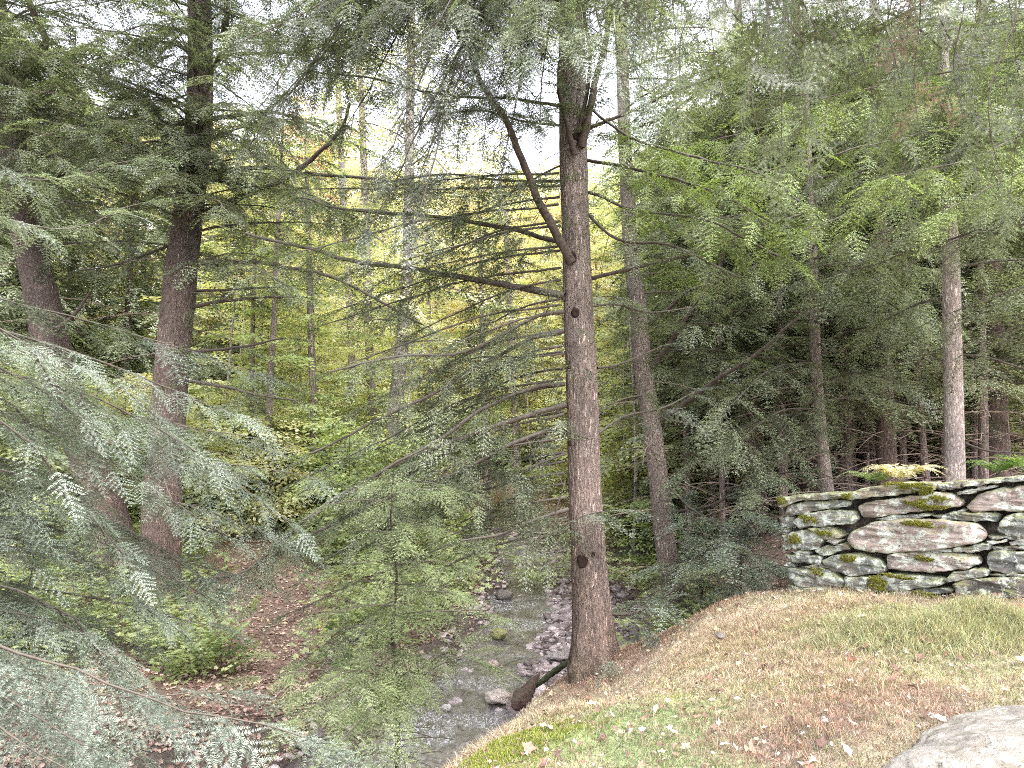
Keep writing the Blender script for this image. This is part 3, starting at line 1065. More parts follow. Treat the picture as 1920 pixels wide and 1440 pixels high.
# upper boughs that droop into the top of the view
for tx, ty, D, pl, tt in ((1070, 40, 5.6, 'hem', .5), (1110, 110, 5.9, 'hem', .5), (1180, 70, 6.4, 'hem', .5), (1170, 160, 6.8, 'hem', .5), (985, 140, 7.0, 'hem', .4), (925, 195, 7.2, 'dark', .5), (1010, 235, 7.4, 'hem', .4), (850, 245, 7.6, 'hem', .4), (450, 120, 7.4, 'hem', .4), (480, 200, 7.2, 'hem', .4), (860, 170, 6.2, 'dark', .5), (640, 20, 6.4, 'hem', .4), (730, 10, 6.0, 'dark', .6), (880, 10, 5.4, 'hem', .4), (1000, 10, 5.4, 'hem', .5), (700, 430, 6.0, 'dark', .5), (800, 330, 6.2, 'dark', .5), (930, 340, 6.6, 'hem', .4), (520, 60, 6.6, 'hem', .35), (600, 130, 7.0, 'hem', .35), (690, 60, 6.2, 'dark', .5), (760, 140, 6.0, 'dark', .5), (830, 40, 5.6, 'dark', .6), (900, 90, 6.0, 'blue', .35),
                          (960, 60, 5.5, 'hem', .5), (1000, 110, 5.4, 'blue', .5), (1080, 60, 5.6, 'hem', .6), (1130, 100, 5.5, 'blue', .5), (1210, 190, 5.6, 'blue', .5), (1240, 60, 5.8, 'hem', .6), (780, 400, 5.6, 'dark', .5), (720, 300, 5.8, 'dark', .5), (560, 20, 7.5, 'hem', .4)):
    z = rng.uniform(6.2, 8.5)
    p0, r0 = at_height(mc, mr, z)
    p1 = P(tx, ty, D)
    mid = (p0 + p1) / 2 + UP * .45
    gw, gf = Geo(), Geo()
    sp = Sprays('A', pl)
    bough(gw, sp, [p0, mid, p1], .02, .004, .3, .8, .95, tt, 6, 0, droop=.25)
    b = gw.build('branch', [M_LIMB], main)
    sp.flush(gf)
    gf.build('needles', [M_NEED, M_TWIG], b, smooth=False)


for k in range(16):
    tx, ty, D = rng.uniform(400, 1040), rng.uniform(-20, 190), rng.uniform(6.0, 8.6)
    if k % 4 == 3:
        tx, ty = rng.uniform(420, 700), rng.uniform(180, 330)
    p0, r0 = at_height(mc, mr, rng.uniform(6.0, 8.6))
    p1 = P(tx, ty, D)
    gw, gf = Geo(), Geo()
    sp = Sprays('A', 'hem' if k % 3 else 'dark')
    bough(gw, sp, [p0, (p0 + p1) / 2 + UP * .4, p1], .018, .004, .35, .75, .95, .4, 6, 0, droop=.2)
    b = gw.build('branch', [M_LIMB], main)
    sp.flush(gf)
    gf.build('needles', [M_NEED, M_TWIG], b, smooth=False)


# ---- other trees with their own traced trunks
def std_tree(label, pix, D, ztop, bark=None, cb=BR, ct=GR, z0=2., z1=10., n=26, Lr=(1.8, 3.2), f0=.25, width=.8, dens=1., t0=.5, palette='hem', bare=0., az=None,
             limbs=(), name='hemlock_tree', cat='tree', dead=None, sides=20, rise=.1, droop=.25, group=None, seed=0, step=.12, lod=None, furrow=.03, extra=None, fill=()):
    root, tr_, c, rad = make_tree(name, label, cat, pix, D, ztop, bark or M_BARK, cb, ct, group, sides, step, seed=seed, furrow=furrow)
    for px, ds, w0, w1, lf0, wd, pl, tt, br in limbs:
        limb(root, px, ds, w0, w1, D, lf0, wd, 1., tt, pl, bare=br)
    for (tx0, tx1, ty0, ty1, nn) in fill:
        for k in range(nn):
            tx, ty, dd = rng.uniform(tx0, tx1), rng.uniform(ty0, ty1), D - rng.uniform(.5, 3)
            p1 = P(tx, ty, dd)
            p0, r0 = at_height(c, rad, p1[2] + rng.uniform(.2, 1.0))
            gw, gf = Geo(), Geo()
            sp = Sprays('B', palette)
            bough(gw, sp, [p0, (p0 + p1) / 2 + UP * .25, p1], .022, .004, .2, .85, 1.0, t0 + rng.normal(0, .06), 6, 0, droop=.2)
            b = gw.build('branch', [M_LIMB], root)
            sp.flush(gf)
            gf.build('needles', [M_NEED, M_TWIG], b, smooth=False)
    g = Geo()
    sp = Sprays(lod or lodfor(D - 1), palette)
    if n:
        crown_natural(g, sp, c, rad, z0, z1, n, *Lr, f0, width, dens, t0, bare, rise, droop, az)
    if extra:
        ez0, ez1, en, ea = extra
        crown_natural(g, sp, c, rad, ez0, ez1, en, Lr[0], Lr[1], .2, width, dens, t0, 0, rise, droop, ea)
    if dead:
        zz0, zz1, nn, l0, l1 = dead
        WOODS[0] = 3.0
        crown_natural(g, sp, c, rad, zz0, zz1, int(nn * 1.7), l0, l1, .2, .5, 1.7, .3, 1.0, .02, .1, secr=.0035, r0=.012)
        WOODS[0] = 1.0
    sp.flush(g)
    if not g.empty():
        g.build('crown', [M_NEED, M_TWIG], root, smooth=False)
    return root, c, rad


T2 = [([(378, 495), (450, 490), (540, 500), (620, 520), (700, 560), (790, 612)], [12, 10.5], 10, 4, .45, .7, 'hem', .35, 0),
      ([(362, 545), (440, 545), (540, 540)], [12, 11.5], 6, 3, .5, .4, 'hem', .5, .3),
      ([(352, 577), (400, 568), (470, 562), (555, 558)], [12, 11.3], 8, 4, .6, .3, 'hem', .5, .5),
      ([(350, 660), (430, 652), (530, 633)], [12, 11.5], 8, 3, .5, .4, 'hem', .5, .8),
      ([(345, 712), (420, 725), (480, 742), (560, 750)], [12, 11], 8, 3, .5, .4, 'hem', .5, .3),
      ([(385, 398), (450, 370), (520, 345), (590, 295), (635, 248), (650, 200)], [12, 10.5], 14, 6, .7, .6, 'hem', .5, 0),
      ([(398, 320), (500, 308), (600, 318), (720, 330), (800, 350)], [12, 10.5], 11, 4, .3, .7, 'dark', .6, 0),
      ([(398, 335), (480, 350), (600, 385), (700, 395)], [12, 11], 9, 4, .3, .7, 'hem', .4, 0),
      ([(330, 455), (230, 490), (150, 505)], [12, 10.5], 6, 3, .3, .8, 'hem', .4, 0),
      ([(390, 222), (450, 215), (510, 210), (600, 240)], [12, 11.5], 10, 4, .4, .8, 'hem', .5, 0),
      ([(350, 232), (290, 232), (210, 222), (120, 250)], [12, 11.5], 9, 4, .4, .8, 'hem', .5, 0),
      ([(415, 75), (425, 30), (420, -40)], [11.8, 11.5], 12, 8, .9, .4, 'hem', .5, 0),
      ([(385, 150), (420, 90), (418, 40)], [11.9, 11.7], 12, 8, .9, .4, 'hem', .5, 0),
      ([(430, 100), (540, 100), (640, 90), (740, 130)], [12, 11], 6, 3, .1, .8, 'hem', .5, 0)]
std_tree('hemlock with reddish brown trunk leaning right, second trunk from the left', [(368, -80, 46), (374, 0, 50), (375, 200, 56), (362, 330, 60), (350, 430, 64), (340, 500, 68), (335, 560, 69), (325, 650, 69), (318, 750, 70),
         (312, 850, 72), (305, 920, 75), (300, 1050, 82)], 12, 13, z0=5.0, z1=11.5, n=30, Lr=(2.0, 3.4), t0=.42, limbs=T2, sides=40, step=.07, cb=(.23, .165, .135), ct=(.25, .21, .185), seed=5, dens=1.0, dead=(0.2, 4.5, 10, 1.2, 2.4), extra=(4.6, 12, 40, (-2.9, -.2)), fill=((120, 620, -20, 330, 18), (420, 640, 330, 620, 5)))
T1 = [([(105, 620), (140, 590), (172, 545)], [12.2, 12.0], 10, 4, .9, .1, 'hem', .5, 1),
      ([(20, 165), (50, 120), (85, 80), (60, 20), (40, -40)], [12.3, 11.5], 18, 8, .8, .5, 'hem', .5, 0),
      ([(45, 125), (150, 140), (220, 155), (270, 190), (300, 250)], [12.3, 11], 9, 5, .4, .7, 'hem', .5, 0),
      ([(50, 300), (110, 290), (150, 275), (200, 285)], [12.3, 11], 9, 5, .4, .7, 'hem', .5, 0),
      ([(60, 360), (150, 320), (250, 345), (330, 360)], [12.3, 11], 8, 4, .3, .7, 'hem', .5, 0)]
std_tree('dark hemlock leaning left over the bank, its trunk nearest the left edge', [(-20, -60, 40), (0, 60, 44), (10, 150, 50), (22, 260, 54), (45, 400, 60), (75, 540, 66), (95, 640, 72), (130, 760, 74), (175, 880, 78),
         (205, 980, 84), (222, 1060, 92)], 12.5, 13, z0=4.5, z1=11.5, n=26, Lr=(2.0, 3.6), t0=.4, limbs=T1, sides=36, step=.08, cb=(.20, .145, .12), ct=(.19, .16, .14), seed=9, dens=1.0, dead=(0.4, 4.5, 10, 1.2, 2.6), extra=(5.4, 12, 34, (-2.4, .2)), fill=((-20, 330, -20, 420, 14),))
S2 = [([(1212, 700), (1250, 655), (1290, 590), (1327, 538), (1360, 470)], [11, 9.8], 13, 5, .75, .5, 'hem', .5, .2),
      ([(1235, 790), (1290, 750), (1340, 710), (1420, 660), (1500, 590), (1570, 540)], [11, 9.0], 12, 4, .3, .7, 'hem', .6, .1),
      ([(1212, 612), (1260, 572), (1290, 545), (1345, 528), (1420, 500)], [11, 10], 8, 4, .4, .6, 'hem', .6, 0),
      ([(1190, 240), (1240, 220), (1300, 180)], [11, 10], 8, 4, .4, .6, 'hem', .6, 0),
      ([(1200, 560), (1150, 572), (1110, 568)], [11, 10.5], 5, 3, .5, .4, 'hem', .5, .8),
      ([(1225, 740), (1180, 745), (1140, 760)], [11, 10.6], 5, 3, .5, .4, 'hem', .5, .8),
      ([(1250, 960), (1330, 950), (1420, 900), (1500, 885)], [11, 9.6], 6, 3, .5, .5, 'blue', .35, .2),
      ([(1262, 1060), (1330, 1030), (1400, 1040), (1460, 1060)], [11, 9.4], 6, 3, .2, .6, 'blue', .4, 0),
      ([(1240, 900), (1310, 960), (1380, 985), (1450, 960)], [11, 9.2], 5, 3, .2, .7, 'blue', .35, 0)]
std_tree('slimmer grey-brown hemlock just behind and right of the big creekside trunk', [(1160, -60, 24), (1165, 60, 26), (1168, 150, 27), (1173, 300, 29), (1185, 500, 33), (1195, 560, 35), (1205, 680, 39), (1222, 800, 42), (1235, 900, 43),
         (1245, 1000, 44), (1258, 1080, 48), (1272, 1150, 56)], 11, 11.5, z0=2.5, z1=10, n=24, Lr=(1.4, 2.6), t0=.5, limbs=S2, sides=36, step=.07, cb=(.30, .245, .205), ct=(.33, .29, .255), seed=12, dens=.85, dead=(-.9, 2.8, 8, .8, 1.8), az=(-2.2, .8))
LT = [([(1800, 445), (1850, 442), (1900, 425), (1960, 410)], [8.5, 8.2], 10, 6, .6, .5, 'hem', .6, .3),
      ([(1800, 665), (1850, 668), (1920, 690), (1990, 700)], [8.5, 8.2], 5, 3, .4, .4, 'hem', .6, .9),
      ([(1805, 830), (1850, 845), (1920, 850)], [8.5, 8.0], 5, 3, .3, .4, 'hem', .6, .9),
      ([(1765, 560), (1720, 570), (1660, 600)], [8.5, 9.0], 5, 3, .4, .6, 'hem', .5, .2)]
std_tree('pale straight trunk rising behind the stone wall at the right', [(1772, 200, 24), (1776, 330, 27), (1779, 400, 30), (1783, 500, 35), (1785, 600, 37), (1787, 700, 38), (1789, 800, 39), (1791, 900, 41), (1792, 1000, 43)],
         8.5, 9, bark=M_BARK2, cb=(.50, .42, .385), ct=(.46, .41, .38), z0=3.3, z1=8, n=22, Lr=(1.3, 2.4), t0=.62, palette='hem', fill=((1690, 1860, 160, 350, 9),), limbs=LT, sides=32, step=.08, seed=15, furrow=.012)
std_tree('thin grey hemlock standing behind the left end of the wall', [(1518, 350, 16), (1522, 450, 18), (1526, 570, 21), (1531, 700, 23), (1540, 820, 26), (1550, 920, 30), (1556, 1000, 32)], 11, 8, cb=(.40, .34, .30), ct=(.36, .31, .27),
         z0=1.8, z1=7.5, n=36, Lr=(1.5, 2.6), t0=.6, seed=18, fill=((1270, 1440, 640, 980, 5), (1590, 1760, 520, 700, 5)), dead=(.1, 2.4, 14, .8, 1.7), dens=1.0)
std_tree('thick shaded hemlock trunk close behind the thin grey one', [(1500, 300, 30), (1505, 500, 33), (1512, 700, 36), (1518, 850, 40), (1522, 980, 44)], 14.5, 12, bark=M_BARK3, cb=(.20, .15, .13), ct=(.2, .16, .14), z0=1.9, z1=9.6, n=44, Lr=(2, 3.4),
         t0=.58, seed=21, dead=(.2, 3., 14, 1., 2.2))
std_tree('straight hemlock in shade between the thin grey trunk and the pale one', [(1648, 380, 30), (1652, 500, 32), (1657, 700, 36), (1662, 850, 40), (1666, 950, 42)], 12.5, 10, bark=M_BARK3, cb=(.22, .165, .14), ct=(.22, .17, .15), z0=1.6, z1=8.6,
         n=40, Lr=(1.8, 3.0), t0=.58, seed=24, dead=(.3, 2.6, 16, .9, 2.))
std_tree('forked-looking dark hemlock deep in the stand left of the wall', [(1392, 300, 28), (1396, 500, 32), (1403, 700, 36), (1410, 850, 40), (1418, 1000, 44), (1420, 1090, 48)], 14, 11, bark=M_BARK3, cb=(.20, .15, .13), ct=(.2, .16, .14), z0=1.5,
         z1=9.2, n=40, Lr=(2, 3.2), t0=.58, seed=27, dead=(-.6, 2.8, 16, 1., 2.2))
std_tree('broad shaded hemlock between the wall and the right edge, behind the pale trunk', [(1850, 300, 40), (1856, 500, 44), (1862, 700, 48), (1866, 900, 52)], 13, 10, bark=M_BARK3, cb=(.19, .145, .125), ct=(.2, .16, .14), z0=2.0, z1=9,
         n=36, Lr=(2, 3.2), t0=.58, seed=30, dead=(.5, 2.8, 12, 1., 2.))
std_tree('patchy grey trunk of a tall tree beyond the creek, left of centre', [(772, -40, 16), (770, 150, 18), (766, 400, 22), (765, 480, 24), (758, 600, 28), (742, 760, 32), (732, 850, 36), (726, 930, 40)], 19, 17, bark=M_BARK2, cb=(.17, .145, .125),
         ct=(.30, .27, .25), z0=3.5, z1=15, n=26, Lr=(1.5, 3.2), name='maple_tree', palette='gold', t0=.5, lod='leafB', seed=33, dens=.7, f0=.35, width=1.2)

# slender stems seen against the bright woods
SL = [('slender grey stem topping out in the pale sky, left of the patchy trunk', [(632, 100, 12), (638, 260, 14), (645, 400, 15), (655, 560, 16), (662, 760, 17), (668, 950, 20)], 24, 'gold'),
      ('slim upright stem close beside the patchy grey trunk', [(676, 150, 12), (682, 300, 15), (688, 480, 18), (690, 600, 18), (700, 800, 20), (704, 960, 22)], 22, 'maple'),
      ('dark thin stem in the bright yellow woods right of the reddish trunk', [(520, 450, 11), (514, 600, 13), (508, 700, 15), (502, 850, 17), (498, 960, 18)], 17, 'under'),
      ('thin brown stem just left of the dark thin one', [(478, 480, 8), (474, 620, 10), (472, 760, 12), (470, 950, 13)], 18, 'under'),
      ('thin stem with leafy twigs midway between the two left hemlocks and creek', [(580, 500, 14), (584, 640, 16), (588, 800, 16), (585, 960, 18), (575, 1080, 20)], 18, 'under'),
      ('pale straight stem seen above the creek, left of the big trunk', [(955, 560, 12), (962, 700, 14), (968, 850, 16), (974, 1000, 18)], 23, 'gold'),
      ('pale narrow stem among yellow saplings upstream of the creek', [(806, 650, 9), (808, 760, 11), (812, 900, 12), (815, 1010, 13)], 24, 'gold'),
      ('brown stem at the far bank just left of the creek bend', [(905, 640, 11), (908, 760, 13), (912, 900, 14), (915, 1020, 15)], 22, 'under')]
for i, (lab, pix, D, pl) in enumerate(SL):
    root, tr_, c, rad = make_tree('sapling_tree', lab, 'tree', pix, D, 9 if pix[0][1] > 300 else 15, M_BARK2 if 'grey' in lab or 'pale' in lab else M_BARK3, (.26, .22, .18), (.3, .26, .22), None, 10, .25, seed=40 + i)
    g = Geo()
    sp = Sprays('leafB', pl)
    crown_natural(g, sp, c, rad, .8, c[-1, 2] - .2, 22, .7, 1.9, .25, .7, .8, .5, .0, .15, .1, r0=.008)
    sp.flush(g)
    g.build('crown', [M_LEAF, M_TWIG], root, smooth=False)


# ---- far woodland: prototypes and copies
def proto_tree(kind, seed, h):
    r = random.Random(seed)
    base = np.array([0., 0, 0])
    lean = np.array([r.uniform(-.04, .04), r.uniform(-.04, .04), 1.])
    pts = np.array([base - UP * .4, base + lean * h * .5, base + lean * h])
    q, L = resample(pts, .5)
    rad = np.linspace(.17 if kind != 'pole' else .1, .02, len(q)) * h / 12
    gt = Geo()
    tube(gt, q, rad, 9, (.24, .19, .16) if kind != 'hemlock' else (.13, .095, .08), 0, .06)
    g = Geo()
    if kind == 'hemlock':
        sp = Sprays('D', 'hem', False)
        WOODS[0] = 2.2
        crown_natural(g, sp, q, rad, h * .03, h * .22, 22, 1.0, 2.4, .15, .6, 1.2, .5, 1.0, .02, .1, secr=.006, r0=.016)
        WOODS[0] = 1.0
        crown_natural(g, sp, q, rad, h * .18, h * .97, 42, 1.8, 3.4, .15, 1.1, .9, .5, 0, .08, .25, secr=.012)
    else:
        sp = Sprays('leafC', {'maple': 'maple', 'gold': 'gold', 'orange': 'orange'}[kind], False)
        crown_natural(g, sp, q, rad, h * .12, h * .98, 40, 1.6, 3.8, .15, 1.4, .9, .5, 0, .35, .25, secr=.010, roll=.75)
    sp.flush(g)
    return gt, g


FARLAB = {'hemlock': ('hemlock_tree', 'distant dark hemlock in the thick woods beyond the creek and wall', 'hemlocks of the distant woods'),
          'maple': ('maple_tree', 'distant yellow-green leafy tree in the woods beyond the creek', 'yellow-green trees of the distant woods'),
          'gold': ('maple_tree', 'distant tree in golden autumn leaf beyond the creek', 'golden trees of the distant woods'),
          'orange': ('maple_tree', 'distant tree in orange autumn leaf high beyond the creek', 'orange trees of the distant woods')}
protos = {}


def place_far(kind, var, x, y, h0, s):
    key = (kind, var)
    nm, lab, grp = FARLAB[kind]
    loc = (x, y, h1(x, y))
    if key not in protos:
        gt, g = proto_tree(kind, hash(key) % 1000 if False else 17 * var + len(kind) * 3, h0)
        root = thing(nm, (0, 0, 0), lab, 'tree', grp)
        gt.build('trunk', [M_BARK3 if kind == 'hemlock' else M_BARK2], root)
        g.build('crown', [M_FARN if kind == 'hemlock' else M_FARL, M_TWIG], root, smooth=False)
        protos[key] = root
    else:
        src = protos[key]
        root = src.copy()
        COL.objects.link(root)
        for ch in src.children:
            c = ch.copy()
            COL.objects.link(c)
            c.parent = root
    root.location = loc
    root.rotation_euler = (0, 0, rng.uniform(0, 6.28))
    root.scale = (s, s, s * rng.uniform(.92, 1.1))


def fx(px, D):
    return (px - 960) / F * D


# golden / green broadleaf belt seen through the gap
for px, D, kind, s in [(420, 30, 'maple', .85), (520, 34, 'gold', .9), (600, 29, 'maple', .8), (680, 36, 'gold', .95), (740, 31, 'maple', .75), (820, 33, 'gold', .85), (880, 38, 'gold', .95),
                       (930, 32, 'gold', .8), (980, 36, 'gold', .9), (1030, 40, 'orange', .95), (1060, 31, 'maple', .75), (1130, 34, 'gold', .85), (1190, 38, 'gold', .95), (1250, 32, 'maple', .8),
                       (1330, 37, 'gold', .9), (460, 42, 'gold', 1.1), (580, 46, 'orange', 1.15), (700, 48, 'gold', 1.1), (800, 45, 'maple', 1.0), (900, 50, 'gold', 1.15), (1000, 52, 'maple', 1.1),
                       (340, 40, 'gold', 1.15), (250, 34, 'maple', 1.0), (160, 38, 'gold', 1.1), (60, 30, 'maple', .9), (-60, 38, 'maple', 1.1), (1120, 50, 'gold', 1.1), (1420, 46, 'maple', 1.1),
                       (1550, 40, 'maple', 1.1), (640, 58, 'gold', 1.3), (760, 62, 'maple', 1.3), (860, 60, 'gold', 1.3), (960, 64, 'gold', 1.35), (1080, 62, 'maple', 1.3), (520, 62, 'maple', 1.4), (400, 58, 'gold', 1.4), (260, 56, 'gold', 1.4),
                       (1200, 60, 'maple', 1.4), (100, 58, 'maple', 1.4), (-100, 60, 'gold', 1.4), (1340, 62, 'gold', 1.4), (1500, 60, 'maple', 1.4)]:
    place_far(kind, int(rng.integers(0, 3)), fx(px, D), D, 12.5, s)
for px, D, s in [(1290, 20, .8), (1345, 24, .95), (1440, 19, .85), (1460, 27, 1.05), (1560, 21, .95), (1600, 29, 1.1), (1700, 18, .85), (1740, 25, 1.05), (1800, 20, .95), (1900, 17, .85), (1930, 27, 1.1), (2050, 21, 1),
                 (1260, 27, .95), (1520, 34, 1.2), (1660, 36, 1.2), (1840, 34, 1.2), (2000, 33, 1.2), (30, 22, .95), (130, 26, 1.05), (-100, 20, 1.0), (230, 24, .9), (430, 26, .8), (-40, 32, 1.2), (1980, 15, .85), (2150, 26, 1.1),
                 (560, 38, .8), (1380, 33, 1.1), (-180, 27, 1.1), (1100, 44, 1.0), (320, 32, 1.0)]:
    place_far('hemlock', int(rng.integers(0, 3)), fx(px, D), D, 12.5, s)

stem0 = None
for k in range(46):
    D = rng.uniform(15, 31)
    px = rng.uniform(380, 1260)
    x_ = fx(px, D)
    d_, _s = creek_dist(np.array([x_]), np.array([D]))
    if d_[0] < 2.0 or (400 < px < 620 and D < 17):
        continue
    if stem0 is None:
        q = resample(np.array([[0, 0, -.3], [.10, .05, 2.5], [-.08, .08, 6.5]]), .3)[0]
        rad = np.linspace(.042, .008, len(q))
        stem0 = thing('sapling_tree', (0, 0, 0), 'slender pale-barked sapling with sparse yellow leaves beside the upper creek', 'tree', 'slender pale saplings beside the upper creek')
        gt, g = Geo(), Geo()
        tube(gt, q, rad, 8, (.46, .40, .37), 0, .05)
        gt.build('trunk', [M_BARK2], stem0)
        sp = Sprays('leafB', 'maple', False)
        WOODS[0] = 3.0
        crown_natural(g, sp, q, rad, .7, 6.4, 20, .5, 1.6, .25, .5, .6, .75, .25, .25, .1, r0=.008, secr=.003, roll=.6)
        WOODS[0] = 1.0
        sp.flush(g)
        g.build('crown', [M_FARL, M_TWIG], stem0, smooth=False)
        root = stem0
    else:
        root = stem0.copy()
        COL.objects.link(root)
        for ch in stem0.children:
            c = ch.copy()
            COL.objects.link(c)
            c.parent = root
    root.location = (x_, D, h1(x_, D))
    root.rotation_euler = (rng.uniform(-.07, .07), rng.uniform(-.07, .07), rng.uniform(0, 6.28))
    sc_ = rng.uniform(.7, 1.3)
    root.scale = (sc_, sc_, sc_)

# slender bare-stemmed hemlocks crowding the shaded stand
pole = None
for px, D in [(1290, 14), (1318, 17), (1352, 13), (1376, 18), (1432, 15), (1466, 13), (1484, 18), (1575, 14), (1598, 17), (1622, 15.5), (1690, 14), (1722, 16), (1735, 12.5), (1752, 18), (1822, 15), (1838, 12), (1886, 14), (1905, 17), (1255, 19), (1950, 13),
              (1272, 16), (1305, 19), (1330, 15), (1362, 16), (1395, 20), (1420, 17), (1450, 20), (1508, 17), (1566, 18), (1588, 13), (1612, 19), (1636, 17), (1676, 18), (1706, 19), (1765, 16), (1808, 18), (1340, 21), (1410, 22), (1545, 20), (1640, 21), (1780, 22), (1870, 20)]:
    if pole is None:
        q = resample(np.array([[0, 0, -.3], [.06, .03, 4], [-.05, .05, 8.5]]), .4)[0]
        rad = np.linspace(.07, .02, len(q))
        pole = thing('hemlock_tree', (0, 0, 0), 'slender dead-branched hemlock stem crowded in the shade behind the wall', 'tree', 'slender stems in the shaded stand')
        gt, g = Geo(), Geo()
        tube(gt, q, rad, 9, (.32, .26, .23), 0, .05)
        gt.build('trunk', [M_BARK3], pole)
        sp = Sprays('C', 'hem', False)
        WOODS[0] = 3.8
        crown_natural(g, sp, q, rad, .15, 3.4, 26, .7, 1.7, .1, .5, 1.6, .3, 1.0, .02, .1, secr=.0045, r0=.012)
        WOODS[0] = 1.0
        crown_natural(g, sp, q, rad, 2.0, 8.3, 26, .8, 1.6, .3, .55, .8, .6)
        sp.flush(g)
        g.build('crown', [M_FARN, M_TWIG], pole, smooth=False)
        root = pole
    else:
        root = pole.copy()
        COL.objects.link(root)
        for ch in pole.children:
            c = ch.copy()
            COL.objects.link(c)
            c.parent = root
    sc_ = rng.uniform(.8, 1.25)
    x_ = fx(px, D)
    root.location = (x_, D, h1(x_, D))
    root.rotation_euler = (rng.uniform(-.04, .04), rng.uniform(-.04, .04), rng.uniform(0, 6.28))
    root.scale = (sc_, sc_, rng.uniform(.9, 1.2))

# understory saplings: leafy layers
up_protos = []


def place_under(x, y, s, v):
    lab = ['low leafy sapling with layered light green leaves in the understory', 'low sapling with yellowing leaves in the understory', 'young bushy hemlock in the understory'][v]
    grp = ['green saplings in the understory', 'yellowing saplings in the understory', 'young hemlocks in the understory'][v]
    hit = [p for p in up_protos if p[0] == v]
    if not hit:
        root = thing(['leafy_sapling', 'leafy_sapling', 'young_hemlock'][v], (0, 0, 0), lab, 'sapling', grp)
        q, L = resample(np.array([[0, 0, -.2], [.05, .03, 1.3], [-.05, .05, 2.6]]), .2)
        gt = Geo()
        tube(gt, q, np.linspace(.02, .005, len(q)), 6, (.13, .10, .08), 0)
        g = Geo()
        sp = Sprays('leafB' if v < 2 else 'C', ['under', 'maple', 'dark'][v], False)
        crown_natural(g, sp, q, np.linspace(.02, .005, len(q)), .35, 2.55, 15, .6, 1.25, .15, .5, 1.1, .6, 0, .12, .1, r0=.007, secr=.004, roll=.6)
        sp.flush(g)
        gt.build('stem', [M_BARK3], root)
        g.build('foliage', [M_FARL if v < 2 else M_FARN, M_TWIG], root, smooth=False)
        up_protos.append((v, root))
    else:
        src = hit[0][1]
        root = src.copy()
        COL.objects.link(root)
        for ch in src.children:
            c = ch.copy()
            COL.objects.link(c)
            c.parent = root
    root.location = (x, y, h1(x, y))
    root.rotation_euler = (0, 0, rng.uniform(0, 6.28))
    root.scale = (s, s, s)


cnt = 0
for k in range(2500):
    D = 14 + 26 * rng.random() ** 1.1
    px = rng.uniform(-150, 2050)
    x = fx(px, D)
    d, s_ = creek_dist(np.array([x]), np.array([D]))
    if d[0] < 2.3 and D < 32:
        continue
    if px > 1280 and D < 16:
        continue
    if 400 < px < 620 and D < 16:
        continue
    v = int(rng.choice([0, 1, 2], p=[.55, .3, .15] if px < 1250 else [.25, .1, .65]))
    place_under(x, D, rng.uniform(.55, 1.25), v)
    cnt += 1
    if cnt > 330:
        break

# ---- young spruce in front of the creek
D = 5.9
bx, by = P(742, 1400, D)[:2]
root = thing('young_spruce', (bx, by, h1(bx, by)), 'young bushy green spruce standing in front of the creek', 'tree')
z0 = h1(bx, by)
top = P(738, 885, D)
q, L = resample(np.array([[bx, by, z0 - .1], P(747, 1290, D), P(736, 1190, D), P(744, 1080, D), P(733, 980, D), top]), .08)
rad = np.linspace(.024, .004, len(q))
gt = Geo()
tube(gt, q, rad, 10, (.10, .075, .06), 0, .05)
gt.build('trunk', [M_BARK3], root)
g = Geo()
sp = Sprays('M', 'spruce')
crown_natural(g, sp, q, rad, z0 + 1.0, top[2] - .05, 24, .35, .80, .15, .24, .62, .5, 0, .12, .14, r0=.007, secr=.003, sag=.18, roll=.45)
for tx, ty, dd in ((490, 1270, 5.2), (560, 1300, 5.0), (640, 1335, 4.9), (690, 1330, 5.0), (880, 1225, 5.6), (900, 1180, 6.0), (520, 1230, 5.6), (780, 1290, 5.2), (560, 1345, 4.7), (640, 1385, 4.5), (700, 1425, 4.3), (600, 1320, 4.9)):
    p0, r_ = at_height(q, rad, z0 + rng.uniform(.7, 1.0))
    p1 = P(tx, ty, dd)
    bough(g, sp, [p0, (p0 + p1) / 2 + UP * .06, p1], .008, .003, .15, .28, .75, .6, 5, 1, secr=.003)
crown_natural(g, sp, q, rad, z0 + .15, z0 + .5, 14, .35, .8, .3, .2, 1, .5, 1.0, .02, .1, r0=.006, secr=.002)
sp.flush(g)
g.build('crown', [M_NEED, M_TWIG], root, smooth=False)

for lab, px, py, z, h_, pl in (('low blue-green young hemlock against the left end of the wall', 1415, 1100, -.3, 1.35, 'blue'), ('low young hemlock between the slim grey trunk and the wall', 1335, 1120, -.6, 1.2, 'hem'), ('young hemlock spreading behind the slim grey trunk', 1300, 1075, -1.2, 1.9, 'hem')):
    x_, y_, _ = ZP(px, py, z)
    y_ += .6
    zb = h1(x_, y_)
    root = thing('young_hemlock', (x_, y_, zb), lab, 'sapling')
    q = resample(np.array([[x_, y_, zb - .1], [x_ + .03, y_, zb + h_ * .5], [x_, y_ + .03, zb + h_]]), .1)[0]
    rad = np.linspace(.02, .004, len(q))
    gt, g = Geo(), Geo()
    tube(gt, q, rad, 8, (.14, .11, .09), 0, .05)
    gt.build('trunk', [M_BARK3], root)
    sp = Sprays('B', pl)
    crown_natural(g, sp, q, rad, zb + .15, zb + h_ * .95, 11, .6, 1.3, .12, .4, .8, .62, 0, .10, .14, r0=.007, secr=.003, sag=.2)
    sp.flush(g)
    g.build('crown', [M_NEED, M_TWIG], root, smooth=False)

